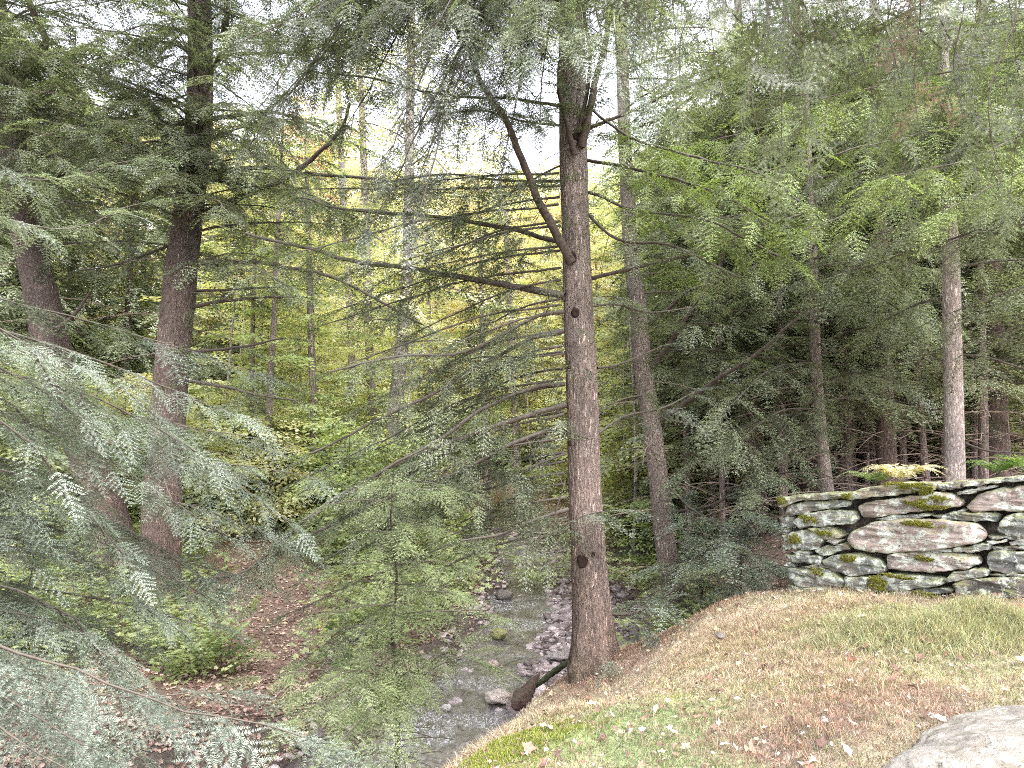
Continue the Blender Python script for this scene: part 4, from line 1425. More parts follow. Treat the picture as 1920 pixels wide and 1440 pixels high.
# ---- near hemlock whose boughs reach in from the left
root = thing('hemlock_tree', (-4.3, 3.2, h1(-4.3, 3.2)), 'near hemlock whose blue-green boughs sweep in from the left edge', 'tree')
q, L = resample(np.array([[-4.3, 3.2, h1(-4.3, 3.2) - .2], [-4.25, 3.25, 3], [-4.2, 3.2, 9]]), .2)
rad = np.linspace(.24, .10, len(q))
gt = Geo()
tube(gt, q, rad, 24, BR, 0, .03)
gt.build('trunk', [M_BARK], root)
NB = [  # start height, via (px,py,D), tip (px,py,D), tint, width
    (2.2, (150, 720, 4.6), (540, 965, 5.2), .50, .75), (2.5, (100, 650, 4.4), (490, 800, 5.4), .55, .6), (1.9, (60, 800, 4.4), (440, 1010, 5.0), .45, .7),
    (1.4, (80, 980, 4.6), (400, 1120, 5.2), .40, .7), (1.2, (60, 1050, 4.4), (330, 1200, 5.0), .45, .6),
    (3.3, (30, 420, 4.4), (260, 385, 5.0), .6, .6), (2.4, (20, 700, 4.0), (250, 900, 4.6), .5, .6),
    (1.6, (30, 900, 4.2), (260, 1080, 4.6), .45, .6), (1.0, (10, 1120, 4.0), (230, 1290, 4.6), .40, .6), (.9, (60, 1180, 4.2), (300, 1330, 4.6), .45, .5),
    (2.0, (120, 820, 5.4), (600, 900, 6.2), .35, .7), (1.7, (200, 900, 5.6), (560, 1010, 6.2), .40, .7), (2.6, (150, 600, 5.6), (520, 720, 6.4), .35, .6),
    (.7, (0, 1260, 3.6), (180, 1400, 3.9), .35, .6), (1.1, (60, 1100, 5.2), (420, 1180, 5.6), .35, .6), (3.6, (20, 330, 5.6), (240, 300, 6.4), .45, .6),
    (.6, (0, 1330, 3.2), (260, 1440, 3.4), .30, .6), (2.8, (-20, 600, 3.8), (130, 760, 4.2), .65, .5), (2.1, (-20, 760, 3.6), (160, 960, 4.0), .5, .5),
    (2.3, (160, 760, 6.0), (560, 830, 6.8), .35, .7), (1.3, (160, 1020, 5.8), (480, 1080, 6.2), .35, .6)]
NB2 = []
for zs, v, tip, tt, wd in NB:
    NB2.append((zs, v, tip, tt, wd))
    if tip[2] > 4 and zs < 2.5:
        dx, dy = rng.uniform(-220, -20), rng.uniform(-50, 80)
        NB2.append((zs + rng.uniform(-.3, .3), (v[0] - 20, v[1] + dy, v[2] + .3), (tip[0] + dx, tip[1] + dy, tip[2] + rng.uniform(-.3, .6)), tt - rng.uniform(0, .12), wd))
for zs, v, tip, tt, wd in NB2:
    p0, r_ = at_height(q, rad, zs)
    gw, gf = Geo(), Geo()
    sp = Sprays('M' if tip[2] < 5.7 else 'A', 'blue')
    bough(gw, sp, [p0, P(*v), P(*tip)], .014, .003, .3, wd, 1.05, tt, 6, 0, droop=.14, secr=.003)
    b = gw.build('branch', [M_LIMB], root)
    sp.flush(gf)
    gf.build('needles', [M_NEED, M_TWIG], b, smooth=False)
# the closest bough across the bottom left corner
for v0, v, tip, tt in (((-250, 1180, 2.6), (120, 1285, 2.3), (540, 1425, 2.2), .45), ((-250, 1180, 2.6), (60, 1330, 2.3), (330, 1470, 2.2), .36), ((-250, 1120, 2.9), (130, 1290, 2.7), (430, 1300, 2.9), .42),
                       ((-200, 1240, 2.6), (-20, 1380, 2.2), (200, 1500, 2.1), .32)):
    p0, r_ = at_height(q, rad, 1.0)
    gw, gf = Geo(), Geo()
    sp = Sprays('N', 'blue')
    bough(gw, sp, [p0, P(*v0), P(*v), P((v[0] + tip[0]) / 2, (v[1] + tip[1]) / 2 + 12, (v[2] + tip[2]) / 2), P(*tip)], .014, .002, .3, .32, 1.0, tt, 6, 0, droop=.3, secr=.0016)
    b = gw.build('branch', [limb_mat('pale_twig', (.15, .14, .105), .55)], root)
    sp.flush(gf)
    gf.build('needles', [M_NEED, M_TWIG], b, smooth=False)

# ---- near hemlock overhead right
root = thing('hemlock_tree', (3.6, .6, h1(3.6, .6)), 'near hemlock whose yellow-green sprays hang into the top right corner', 'tree')
q, L = resample(np.array([[3.6, .6, h1(3.6, .6) - .2], [3.55, .6, 3], [3.5, .62, 8]]), .2)
rad = np.linspace(.2, .10, len(q))
gt = Geo()
tube(gt, q, rad, 24, BR, 0, .03)
gt.build('trunk', [M_BARK], root)
hang = [(1160, 60, 2.3), (1230, 110, 2.2), (1290, 180, 2.1), (1330, 250, 2.3), (1400, 300, 2.0), (1440, 350, 2.2), (1480, 230, 1.9), (1530, 180, 2.2), (1590, 150, 2.0), (1650, 200, 2.3), (1700, 280, 2.0),
        (1745, 330, 2.2), (1790, 230, 1.9), (1840, 260, 2.2), (1890, 340, 1.8), (1930, 380, 2.0), (1980, 300, 2.1), (1370, 120, 2.5), (1560, 90, 2.6), (1750, 120, 2.6), (1860, 100, 2.4), (1250, 40, 2.6),
        (1610, 260, 2.6), (1500, 300, 2.7), (1320, 60, 1.8), (1460, 80, 1.9), (1660, 60, 1.9), (1720, 160, 2.4), (1410, 200, 2.7), (1820, 330, 2.6), (1200, 150, 2.8), (1550, 380, 2.9), (1680, 380, 3.0)]
groups_ = {}
for i, (px, py, D) in enumerate(hang):
    groups_.setdefault(i % 6, []).append((px, py, D))
for gi, items in groups_.items():
    items.sort(key=lambda t: -t[0])
    gw, gf = Geo(), Geo()
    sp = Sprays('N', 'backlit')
    spb = Sprays('N', 'brownneedle')
    p0, r_ = at_height(q, rad, 3.2 + gi * .18)
    carrier = [p0] + [P(px - 10, -130 - 25 * (gi % 3), D) for px, py, D in items]
    cq, _ = resample(np.array(carrier), .05)
    tube(gw, cq, np.linspace(.016, .004, len(cq)), 6, WOOD, 0, .08)
    for px, py, D in items:
        a = P(px - 10, -130 - 25 * (gi % 3), D)
        px = px + rng.uniform(-60, 60)
        b_ = P(px + rng.uniform(-20, 50), py, D * rng.uniform(.95, 1.05))
        hq, HL = resample(np.array([a, a * .66 + b_ * .34 + np.array([rng.uniform(-.10, .10), 0, 0]), a * .3 + b_ * .7 + np.array([rng.uniform(-.05, .05), 0, 0]), b_]), .03)
        tube(gw, hq, np.linspace(.0026, .0009, len(hq)), 5, WOOD * .9, 0)
        tan = norm(np.gradient(hq, axis=0))
        view = norm(np.array([0, 0, EYE]) - b_)
        k = 0
        brown = abs(px - 1745) < 10 or abs(px - 1720) < 5
        for s in np.arange(.05, HL, .055):
            i = min(len(hq) - 1, int(s / HL * (len(hq) - 1)))
            sd = norm(np.cross(tan[i], view)) * (1 if k % 2 else -1)
            dd = norm(tan[i] * rng.uniform(.5, 1.2) + sd * .8 + view * rng.normal(0, .5) - UP * .25)
            upv = norm(view * rng.choice([-1, 1]) + rng.normal(0, .7, 3))
            (spb if brown and rng.random() < .5 else sp).put(hq[i], dd, upv, rng.uniform(.35, .85) * (1 - .3 * s / HL), .26 + rng.normal(0, .2))
            k += 1
        sp.put(hq[-1], tan[-1], view, .5, .5)
    b = gw.build('branch', [M_LIMB], root)
    sp.flush(gf)
    spb.flush(gf)
    gf.build('needles', [M_NEED, M_TWIG], b, smooth=False)

# ---- two hemlocks beyond the wall, out of frame to the right, whose boughs fill the upper right
root = thing('hemlock_tree', (6.3, 7.2, h1(6.3, 7.2)), 'hemlock at the right edge with fresh light green boughs reaching over the wall', 'tree')
q, L = resample(np.array([[6.3, 7.2, h1(6.3, 7.2) - .2], [6.3, 7.2, 4], [6.3, 7.2, 10]]), .2)
rad = np.linspace(.2, .08, len(q))
gt = Geo()
tube(gt, q, rad, 24, BR, 0, .03)
gt.build('trunk', [M_BARK], root)
for zs, v, tip, tt, wd, pl in [(5.0, (1750, 240, 6.6), (1350, 330, 6.2), .6, .8, 'lime'), (4.6, (1780, 330, 6.4), (1480, 440, 6.0), .6, .8, 'lime'), (4.2, (1800, 400, 6.6), (1560, 470, 6.4), .6, .7, 'hem'), (5.4, (1700, 150, 6.8), (1420, 200, 6.4), .55, .8, 'lime'),
                               (3.8, (1850, 430, 7.0), (1650, 520, 7.0), .55, .7, 'hem'), (5.2, (1850, 280, 6.0), (1640, 330, 5.4), .65, .7, 'lime'), (5.8, (1800, 60, 6.6), (1550, 80, 6.4), .5, .8, 'hem'), (3.2, (1900, 540, 7.2), (1740, 600, 7.4), .5, .6, 'hem'),
                               (6.0, (1750, -20, 6.4), (1350, 20, 6.6), .5, .8, 'hem'), (4.9, (1700, 360, 7.6), (1330, 420, 8.0), .5, .8, 'hem'), (4.0, (1700, 480, 8.0), (1420, 560, 8.4), .5, .8, 'hem'), (2.8, (1860, 620, 8.4), (1650, 680, 8.8), .45, .7, 'hem'),
                               (5.5, (1600, 200, 7.4), (1280, 280, 7.4), .6, .8, 'lime'), (4.4, (1900, 330, 5.6), (1750, 400, 5.2), .6, .6, 'lime')]:
    p0, r_ = at_height(q, rad, zs)
    gw, gf = Geo(), Geo()
    sp = Sprays('A' if tip[2] < 6.9 else 'B', pl)
    bough(gw, sp, [p0, P(*v), P(*tip)], .018, .004, .2, wd, 1.0, tt, 6, 0, droop=.25, secr=.004)
    b = gw.build('branch', [M_LIMB], root)
    sp.flush(gf)
    gf.build('needles', [M_NEED, M_TWIG], b, smooth=False)

# =================================================================== STONE WALL
WA = np.array([ZP(1480, 1108, -0.14)[0], ZP(1480, 1108, -0.14)[1]])
WB = np.array([ZP(1920, 1125, 0.10)[0], ZP(1920, 1125, 0.10)[1]])
wd_ = norm(WB - WA)
wn = np.array([-wd_[1], wd_[0]])          # normal in plan
if wn @ (-WA) < 0:
    wn = -wn
WN = np.array([wn[0], wn[1], 0.])
WD = np.array([wd_[0], wd_[1], 0.])
W0 = np.array([WA[0], WA[1], 0.])
CAM = np.array([0, 0, EYE])


def wallpt(X, Y):
    """zoomed-photo coordinates -> (s along wall, z)"""
    px, py = 1400 + X / 3.692, 840 + Y / 3.692
    d = P(px, py, 10.) - CAM
    t = ((W0 - CAM) @ WN) / (d @ WN)
    p = CAM + d * t
    return np.array([(p - W0) @ WD, p[2]])


def W3(s, z, o):
    return W0 + WD * s + UP * z + WN * o


STONES = [
    ([(232, 405), (262, 335), (420, 322), (760, 305), (700, 340), (470, 352), (350, 366), (270, 408)], 'moss', .06, .5),
    ([(690, 335), (740, 300), (900, 265), (1150, 235), (1330, 245), (1320, 290), (1190, 305), (980, 328), (720, 352)], 'moss', .07, .5),
    ([(1318, 255), (1480, 235), (1500, 270), (1370, 292), (1310, 290)], 'dark', .03, .5),
    ([(1500, 238), (1700, 215), (2010, 192), (2030, 214), (1740, 240), (1510, 264)], 'grey', .06, .55),
    ([(285, 402), (370, 370), (560, 362), (722, 365), (715, 400), (500, 430), (360, 465), (290, 445)], 'lichen', .02, .3),
    ([(785, 400), (830, 372), (1150, 335), (1330, 303), (1440, 318), (1505, 370), (1490, 405), (1320, 424), (1080, 450), (860, 482), (805, 470)], 'tan', .04, .35),
    ([(1460, 302), (1560, 275), (1720, 262), (1740, 272), (1600, 302), (1480, 324)], 'pale', .03, .3),
    ([(1530, 402), (1600, 325), (1740, 282), (2060, 258), (2090, 340), (2060, 425), (1700, 432), (1560, 432)], 'tan', .03, .35),
    ([(335, 500), (420, 447), (560, 432), (770, 434), (774, 492), (740, 522), (560, 537), (360, 547)], 'lichen', .03, .35),
    ([(235, 482), (325, 477), (332, 540), (250, 545)], 'grey', -.02, .3),
    ([(235, 415), (275, 410), (282, 440), (240, 438)], 'dark', -.02, .3),
    ([(890, 492), (1000, 464), (1280, 458), (1290, 472), (1000, 496)], 'pale', .0, .3),
    ([(1292, 467), (1450, 447), (1700, 445), (1757, 470), (1742, 502), (1560, 503), (1380, 490)], 'lichen', .02, .3),
    ([(1420, 436), (1530, 428), (1502, 446)], 'pale', .0, .2),
    ([(712, 612), (780, 560), (900, 510), (1100, 485), (1400, 497), (1600, 522), (1672, 592), (1660, 632), (1500, 672), (1300, 702), (1020, 718), (860, 708), (752, 680)], 'tan', .07, .4),
    ([(1742, 562), (1790, 472), (1920, 440), (2080, 440), (2110, 560), (2060, 606), (1830, 607)], 'lichen', .03, .35),
    ([(293, 600), (350, 572), (520, 560), (545, 640), (500, 692), (400, 707), (320, 680)], 'lichen', .03, .3),
    ([(440, 552), (600, 550), (682, 600), (660, 625), (560, 632), (520, 590)], 'moss', .045, .3),
    ([(568, 640), (620, 622), (662, 640), (620, 662)], 'pale', .03, .2),
    ([(478, 705), (560, 672), (700, 665), (727, 690), (640, 722), (540, 742)], 'lichen', .02, .3),
    ([(250, 672), (310, 655), (327, 690), (270, 707)], 'grey', -.01, .25),
    ([(262, 572), (292, 570), (302, 640), (262, 642)], 'grey', -.02, .25),
    ([(258, 606), (286, 604), (292, 622), (262, 624)], 'pale', .0, .2),
    ([(330, 717), (430, 712), (442, 735), (360, 742)], 'pale', .01, .25),
    ([(275, 737), (400, 737), (520, 750), (532, 805), (440, 797), (330, 787)], 'lichen', .02, .3),
    ([(270, 800), (320, 790), (335, 815), (285, 822)], 'grey', .0, .25),
    ([(540, 772), (640, 735), (800, 725), (920, 767), (982, 830), (960, 860), (760, 877), (640, 852), (560, 812)], 'lichen', .05, .35),
    ([(985, 732), (1200, 714), (1440, 722), (1600, 747), (1637, 790), (1560, 822), (1300, 857), (1130, 842), (985, 832)], 'tan', .04, .35),
    ([(1130, 714), (1430, 692), (1440, 708), (1250, 722)], 'pale', .02, .3),
    ([(1440, 692), (1600, 662), (1692, 665), (1692, 702), (1560, 717), (1440, 714)], 'lichen', .05, .3),
    ([(1672, 642), (1810, 627), (1802, 650), (1700, 657)], 'pale', .03, .3),
    ([(1820, 642), (1920, 627), (2040, 625), (2050, 668), (1840, 667)], 'pale', .03, .3),
    ([(1680, 606), (1920, 604), (2030, 606), (2020, 620), (1700, 628)], 'grey', .02, .3),
    ([(1700, 682), (1920, 674), (2040, 676), (2040, 700), (1720, 705)], 'dark', .02, .3),
    ([(1672, 742), (1700, 712), (1920, 710), (2080, 715), (2110, 800), (2060, 866), (1800, 862), (1680, 837)], 'grey', .04, .35),
    ([(298, 832), (420, 827), (540, 822), (620, 852), (692, 922), (687, 955), (560, 957), (380, 952), (310, 902)], 'lichen', .05, .35),
    ([(395, 814), (500, 802), (600, 817), (480, 826)], 'grey', .03, .25),
    ([(405, 967), (480, 952), (620, 968), (562, 992), (430, 992)], 'lichen', .07, .3),
    ([(298, 952), (400, 960), (402, 1000), (297, 998)], 'grey', .03, .3),
    ([(690, 882), (850, 887), (1000, 872), (1200, 877), (1392, 902), (1372, 942), (1150, 977), (980, 992), (720, 977), (700, 940)], 'lichen', .05, .35),
    ([(1380, 902), (1450, 852), (1600, 832), (1692, 847), (1682, 882), (1500, 908), (1400, 918)], 'lichen', .06, .3),
    ([(1690, 872), (1830, 862), (2000, 875), (1990, 886), (1750, 886)], 'grey', .03, .3),
    ([(1440, 932), (1500, 907), (1700, 892), (1990, 887), (2060, 950), (2000, 1020), (1830, 1027), (1600, 1022), (1480, 997)], 'dark', .08, .4),
    ([(700, 985), (900, 990), (1100, 985), (1430, 960), (1440, 1000), (1200, 1015), (800, 1010)], 'grey', .02, .3),
]
# beyond the right edge of the photo
for (x0, x1, y0, y1, k) in ((2050, 2420, 200, 300, 'tan'), (2120, 2480, 310, 420, 'lichen'), (2110, 2500, 440, 560, 'grey'), (2130, 2440, 570, 690, 'tan'), (2120, 2500, 700, 860, 'lichen'), (2080, 2480, 875, 1030, 'tan')):
    STONES.append(([(x0, (y0 + y1) / 2), (x0 + 40, y0 + 8), ((x0 + x1) / 2, y0), (x1 - 30, y0 + 12), (x1, (y0 + y1) / 2), (x1 - 40, y1 - 5), ((x0 + x1) / 2, y1), (x0 + 50, y1 - 8)], k, .03, .35))
SCOL = {'tan': (.30, .255, .225), 'grey': (.14, .15, .14), 'dark': (.08, .078, .072), 'pale': (.34, .36, .345), 'lichen': (.17, .185, .165), 'moss': (.20, .20, .14)}
LAB = {'moss': 'moss-topped slab', 'dark': 'dark stone', 'tan': 'weathered brownish stone', 'pale': 'thin pale stone', 'lichen': 'stone crusted with pale lichen', 'grey': 'grey stone'}


def stone_in_wall(root, poly, kind, out, depth, seed):
    pz = np.array([wallpt(*p) for p in poly])
    ce = pz.mean(0)
    m = 84
    cl = np.concatenate([pz, pz[:1]])
    s = np.concatenate([[0], np.cumsum(np.linalg.norm(np.diff(cl, axis=0), axis=1))])
    q = np.linspace(0, s[-1], m, endpoint=False)
    o = np.stack([np.interp(q, s, cl[:, c]) for c in (0, 1)], 1)
    k = np.array([.25, .5, .25])
    o = o + np.array([[.010 * noise.noise(Vector((a_ * 22, b_ * 22, seed))) + .008 * noise.noise(Vector((a_ * 60, b_ * 60, seed))), .014 * noise.noise(Vector((a_ * 14, b_ * 30, seed + 9))) + .008 * noise.noise(Vector((a_ * 50, b_ * 50, seed + 5)))] for a_, b_ in o])
    for _ in range(1):
        o = np.stack([np.convolve(np.concatenate([o[-1:, c], o[:, c], o[:1, c]]), k, 'valid') for c in (0, 1)], 1)
    size = np.ptp(pz[:, 1])
    rings = [(.72, -depth), (.93, -depth * .55), (1.0, -.08), (1.01, -.02), (.99, .006), (.965, .022), (.88, .032), (.72, .034), (.55, .036), (.36, .036), (.17, .036)]
    V = []
    for sc, off in rings:
        inset = (1 - sc)
        # shrink vertically a little more than along the length: worn edges
        a = ce + (o - ce) * np.array([1 - inset * .8, 1 - inset]) * (1 + .006 / np.maximum(np.abs(o - ce).max(0), .02))
        for j in range(m):
            p = W3(a[j, 0], a[j, 1], out + off)
            v = Vector(p * 9) + Vector((seed * 3.1, 0, 0))
            v2 = Vector((p[0] * 3, p[1] * 3, p[2] * 22)) + Vector((seed, 0, 0))
            nn = noise.noise(v)
            n2 = noise.noise(v2)
            cell = noise.cell(Vector((p[0] * 3.5 + seed + .6 * n2, p[1] * 3.5, p[2] * 20 + seed * 1.7 + p[0] * 1.5))) + .6 * noise.cell(Vector((p[0] * 9, p[1] * 9, p[2] * 34 + seed)))
            e = .020 * nn + .020 * n2 + .015 * cell
            p = p + WN * e * (1 if off > -.05 else .4) + UP * .008 * noise.noise(v * 1.7) * (1 if sc > .9 else .3) + WD * .008 * nn
            V.append(p)
    V.append(W3(ce[0], ce[1], out + .036))
    nR = len(rings)
    i = (np.arange(nR - 1)[:, None] * m + np.arange(m)[None])
    j = (np.arange(nR - 1)[:, None] * m + (np.arange(m)[None] + 1) % m)
    g = Geo()
    c = np.array(SCOL[kind]) * random.uniform(.85, 1.15)
    T = [((nR - 1) * m + a_, (nR - 1) * m + (a_ + 1) % m, nR * m) for a_ in range(m)]
    g.add(np.array(V), c, T=T, Q=np.stack([i.ravel(), j.ravel(), j.ravel() + m, i.ravel() + m], 1))
    # object origin at the stone so that its texture differs from its neighbour's
    ob = g.build('stone', [M_STONE], root, smooth=True)
    ob['label'] = LAB[kind]
    return ob, pz


wall = thing('stone_wall', (W0[0], W0[1], -.14), 'dry stone wall of stacked mossy, lichen-spotted slabs on the grassy bank', 'wall')
for i, (poly, kind, out, depth) in enumerate(STONES):
    stone_in_wall(wall, poly, kind, out, depth, i)
# dark rubble core behind the face
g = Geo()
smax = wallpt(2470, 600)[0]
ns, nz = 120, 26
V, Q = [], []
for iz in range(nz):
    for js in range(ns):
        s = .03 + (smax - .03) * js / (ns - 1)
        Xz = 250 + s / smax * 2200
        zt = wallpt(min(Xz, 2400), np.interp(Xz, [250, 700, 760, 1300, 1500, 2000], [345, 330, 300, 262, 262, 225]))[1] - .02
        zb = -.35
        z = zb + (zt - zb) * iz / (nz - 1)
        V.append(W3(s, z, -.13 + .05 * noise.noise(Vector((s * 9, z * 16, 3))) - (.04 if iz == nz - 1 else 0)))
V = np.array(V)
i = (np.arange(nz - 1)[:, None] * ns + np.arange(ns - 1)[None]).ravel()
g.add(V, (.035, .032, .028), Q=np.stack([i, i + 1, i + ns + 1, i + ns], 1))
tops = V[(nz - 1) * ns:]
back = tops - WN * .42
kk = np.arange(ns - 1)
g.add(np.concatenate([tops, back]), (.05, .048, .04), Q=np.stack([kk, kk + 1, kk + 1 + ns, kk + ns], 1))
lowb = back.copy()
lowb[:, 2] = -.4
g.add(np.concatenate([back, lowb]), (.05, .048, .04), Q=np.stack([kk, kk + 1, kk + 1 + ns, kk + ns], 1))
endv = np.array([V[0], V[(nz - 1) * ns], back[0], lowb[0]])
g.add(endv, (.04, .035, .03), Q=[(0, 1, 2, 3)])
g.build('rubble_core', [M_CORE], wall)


# moss cushions on the wall
def moss_patch(root, X, Y, rx, ry, out, n=500, cols=((.18, .19, .04), (.50, .50, .12)), name='moss'):
    s0, z0 = wallpt(X, Y)
    g = Geo()
    rx, ry = rx / 3.692 / F * 7, ry / 3.692 / F * 7
    V, T, C = [], [], []
    for k in range(n):
        a, r = rng.uniform(0, 6.28), math.sqrt(rng.uniform(0, 1)) * rng.uniform(.75, 1.25)
        if noise.noise(Vector((math.cos(a) * r * 2.2 + X, math.sin(a) * r * 1.5, Y))) + .25 * (1 - r) < -.02:
            continue
        s, z = s0 + math.cos(a) * r * rx, z0 + math.sin(a) * r * ry
        o = out + .035 + .02 * (1 - r * r)
        p = W3(s, z, o)
        d = norm(WN * .7 + UP * rng.uniform(-.1, 1) + WD * rng.uniform(-.7, .7))
        sd = norm(np.cross(d, rng.normal(0, 1, 3)))
        l, w = rng.uniform(.008, .018), rng.uniform(.004, .007)
        b = len(V)
        V += [p - sd * w - d * .01, p + sd * w - d * .01, p + d * l]
        T.append((b, b + 1, b + 2))
        t = rng.uniform(0, 1)
        c = np.array(cols[0]) * (1 - t) + np.array(cols[1]) * t
        C += [c * .6, c * .6, c]
    g.add(np.array(V), np.array(C), T=T)
    g.build(name, [M_GRASS], root, smooth=False)


for X, Y, rx, ry, o, n in ((935, 925, 60, 55, .09, 1600), (1080, 875, 100, 14, .09, 900), (1160, 255, 160, 22, .10, 2200), (1250, 290, 60, 25, .08, 900), (1260, 385, 130, 32, .07, 1800), (1350, 345, 60, 22, .07, 700),
                           (1240, 515, 130, 20, .10, 1400), (450, 485, 70, 30, .06, 900), (350, 620, 55, 35, .06, 700), (560, 580, 60, 22, .07, 700), (520, 845, 45, 30, .08, 600), (730, 755, 60, 25, .07, 700),
                           (1250, 755, 70, 16, .06, 600), (275, 360, 35, 30, .09, 700), (720, 325, 40, 22, .09, 500), (1270, 1005, 90, 18, .07, 900)):
    moss_patch(wall, X, Y, rx, ry, o, n)


# =================================================================== BOULDER, ROCKS, LOG
def rock(name, label, c, r, seed, mat, col, cat='rock', group=None, ang=.25, rot=0., fl=3.0, n=40, box=1.0):
    g = Geo()
    V = []
    m = n * 2
    for i in range(n + 1):
        ph = math.pi * i / n
        for j in range(m):
            t = 2 * math.pi * j / m
            d = np.array([math.sin(ph) * math.cos(t), math.sin(ph) * math.sin(t), math.cos(ph)])
            d = np.sign(d) * np.abs(d) ** box
            v = Vector(d * 1.3 + seed)
            k = 1 + ang * noise.noise(v) + ang * .5 * noise.noise(v * 2.3) + ang * .25 * noise.noise(v * 6) + .02 * noise.noise(v * 16)
            p = d * k * np.array(r)
            x, y = p[0] * math.cos(rot) - p[1] * math.sin(rot), p[0] * math.sin(rot) + p[1] * math.cos(rot)
            V.append((c[0] + x, c[1] + y, c[2] + p[2]))
    i = (np.arange(n)[:, None] * m + np.arange(m)[None])
    j = (np.arange(n)[:, None] * m + (np.arange(m)[None] + 1) % m)
    g.add(np.array(V), col, Q=np.stack([i.ravel(), i.ravel() + m, j.ravel() + m, j.ravel()], 1))
    ob = g.build(name, [mat], None, origin=(c[0], c[1], c[2]))
    if label:
        tag(ob, label, cat, group)
    return ob


rock('boulder', 'big flat pinkish-grey boulder with white lichen in the bottom right corner', (2.60, 2.90, -.03), (1.24, .85, .42), 4.2, M_BOULD, (.25, .225, .215), rot=R(8), ang=.13, n=110, box=.95)


def rock_at(px, py, w, h, z, label, col, seed, **kw):
    x, y, _ = ZP(px, py, z)
    r = w / 2 / F * y
    rock('rock', label, (x, y, z + h * .25 / F * y), (r, r * .8, h / 2 / F * y), seed, M_PEB, col, n=20, **kw)


rock_at(934, 1312, 50, 22, -1.93, 'pale smooth rock in the creek beside the dark driftwood', (.46, .40, .35), 1.3)
rock_at(838, 1330, 18, 12, -1.95, 'small whitish rock at the water edge, left of the pale smooth rock', (.5, .48, .45), 2.3)
rock_at(945, 1120, 34, 20, -1.85, 'dark rock standing midstream where the water narrows', (.16, .14, .13), 3.1)
rock_at(1025, 1085, 24, 12, -1.80, 'pale flat rock at the far end of the gravel bar', (.4, .38, .36), 4.6)
rock_at(935, 1193, 30, 20, -1.88, 'mossy yellow-green rock on the left edge of the water', (.22, .23, .08), 5.2)
rock_at(925, 1248, 26, 12, -1.95, 'small tan rock in the riffle above the driftwood', (.34, .27, .23), 6.4)
rock_at(998, 1245, 30, 12, -1.92, 'dark flat rock just upstream of the driftwood', (.15, .12, .11), 7.4)
rock_at(1048, 1233, 40, 14, -1.85, 'broad grey rock at the foot of the big trunk', (.3, .27, .26), 8.4)
rock_at(210, 1225, 26, 14, -1.4, 'pale pinkish rock on the shaded left bank', (.42, .36, .36), 9.4)
rock_at(1350, 1195, 20, 12, -.25, 'small dark stone lying in the grass of the bank', (.14, .12, .11), 10.4)
rock_at(1585, 1345, 22, 14, .02, 'small greenish stone beside the boulder', (.36, .36, .24), 11.4)

# driftwood
g = Geo()
a = np.array([P(962, 1325, 8.7), P(985, 1300, 8.8), P(1003, 1275, 9.0), P(1012, 1262, 9.1)])
a[0, 2] -= .02
qq, _ = resample(a, .025)
rr_ = np.interp(np.linspace(0, 1, len(qq)), [0, .15, .6, 1], [.03, .10, .06, .008])
tube(g, qq, rr_, 18, (.10, .062, .055), 0, .2)
dw = g.build('driftwood', [M_LOG], None, origin=tuple(a[0]))
tag(dw, 'dark chunk of rotten driftwood leaning at the creek edge', 'driftwood')
# mossy log behind it
g = Geo()
a = np.array([P(1000, 1292, 9.0), P(1035, 1262, 8.9), P(1068, 1240, 8.6)])
qq, _ = resample(a, .03)
tube(g, qq, np.interp(np.linspace(0, 1, len(qq)), [0, .3, 1], [.01, .035, .03]), 18, (.05, .06, .03), 0, .14)
tag(g.build('log', [M_LOG], None, origin=tuple(a[0])), 'dark mossy log between the driftwood and the foot of the big trunk', 'log')
# fallen branches
for (pts, r, lab) in (([(270, 1242, -1.42), (330, 1238, -1.45), (400, 1232, -1.45), (455, 1218, -1.45)], .016, 'straight fallen branch lying on the leaf-covered left bank'),
                      ([(950, 1420, -.30), (1010, 1405, -.28), (1090, 1385, -.3)], .005, 'thin dead twig on the moss at the bottom centre'),
                      ([(1420, 1420, .03), (1480, 1395, .03), (1560, 1372, .03)], .006, 'thin dead twig lying on brown needles left of the boulder')):
    g = Geo()
    a = np.array([ZP(*p) for p in pts])
    for k in range(len(a)):
        a[k, 2] = h1(a[k, 0], a[k, 1]) + r * .8
    qq, _ = resample(a, .05)
    tube(g, qq, np.linspace(r, r * .5, len(qq)), 8, (.20, .15, .12), 0, .08)
    tag(g.build('fallen_branch', [M_TWIG], None, origin=tuple(a[0])), lab, 'branch')

# =================================================================== PEBBLES, LITTER, GRASS
def ico():
    t = (1 + 5 ** .5) / 2
    V = np.array([(-1, t, 0), (1, t, 0), (-1, -t, 0), (1, -t, 0), (0, -1, t), (0, 1, t), (0, -1, -t), (0, 1, -t), (t, 0, -1), (t, 0, 1), (-t, 0, -1), (-t, 0, 1)], float)
    T = [(0, 11, 5), (0, 5, 1), (0, 1, 7), (0, 7, 10), (0, 10, 11), (1, 5, 9), (5, 11, 4), (11, 10, 2), (10, 7, 6), (7, 1, 8), (3, 9, 4), (3, 4, 2), (3, 2, 6), (3, 6, 8), (3, 8, 9), (4, 9, 5), (2, 4, 11), (6, 2, 10), (8, 6, 7), (9, 8, 1)]
    V = norm(V)
    # one subdivision
    V = list(map(tuple, V))
    cache = {}

    def midp(a, b):
        k = (min(a, b), max(a, b))
        if k not in cache:
            v = (np.array(V[a]) + np.array(V[b])) / 2
            V.append(tuple(v / np.linalg.norm(v)))
            cache[k] = len(V) - 1
        return cache[k]
    T2_ = []
    for a, b, c in T:
        ab, bc, ca = midp(a, b), midp(b, c), midp(c, a)
        T2_ += [(a, ab, ca), (b, bc, ab), (c, ca, bc), (ab, bc, ca)]
    return np.array(V), np.array(T2_)


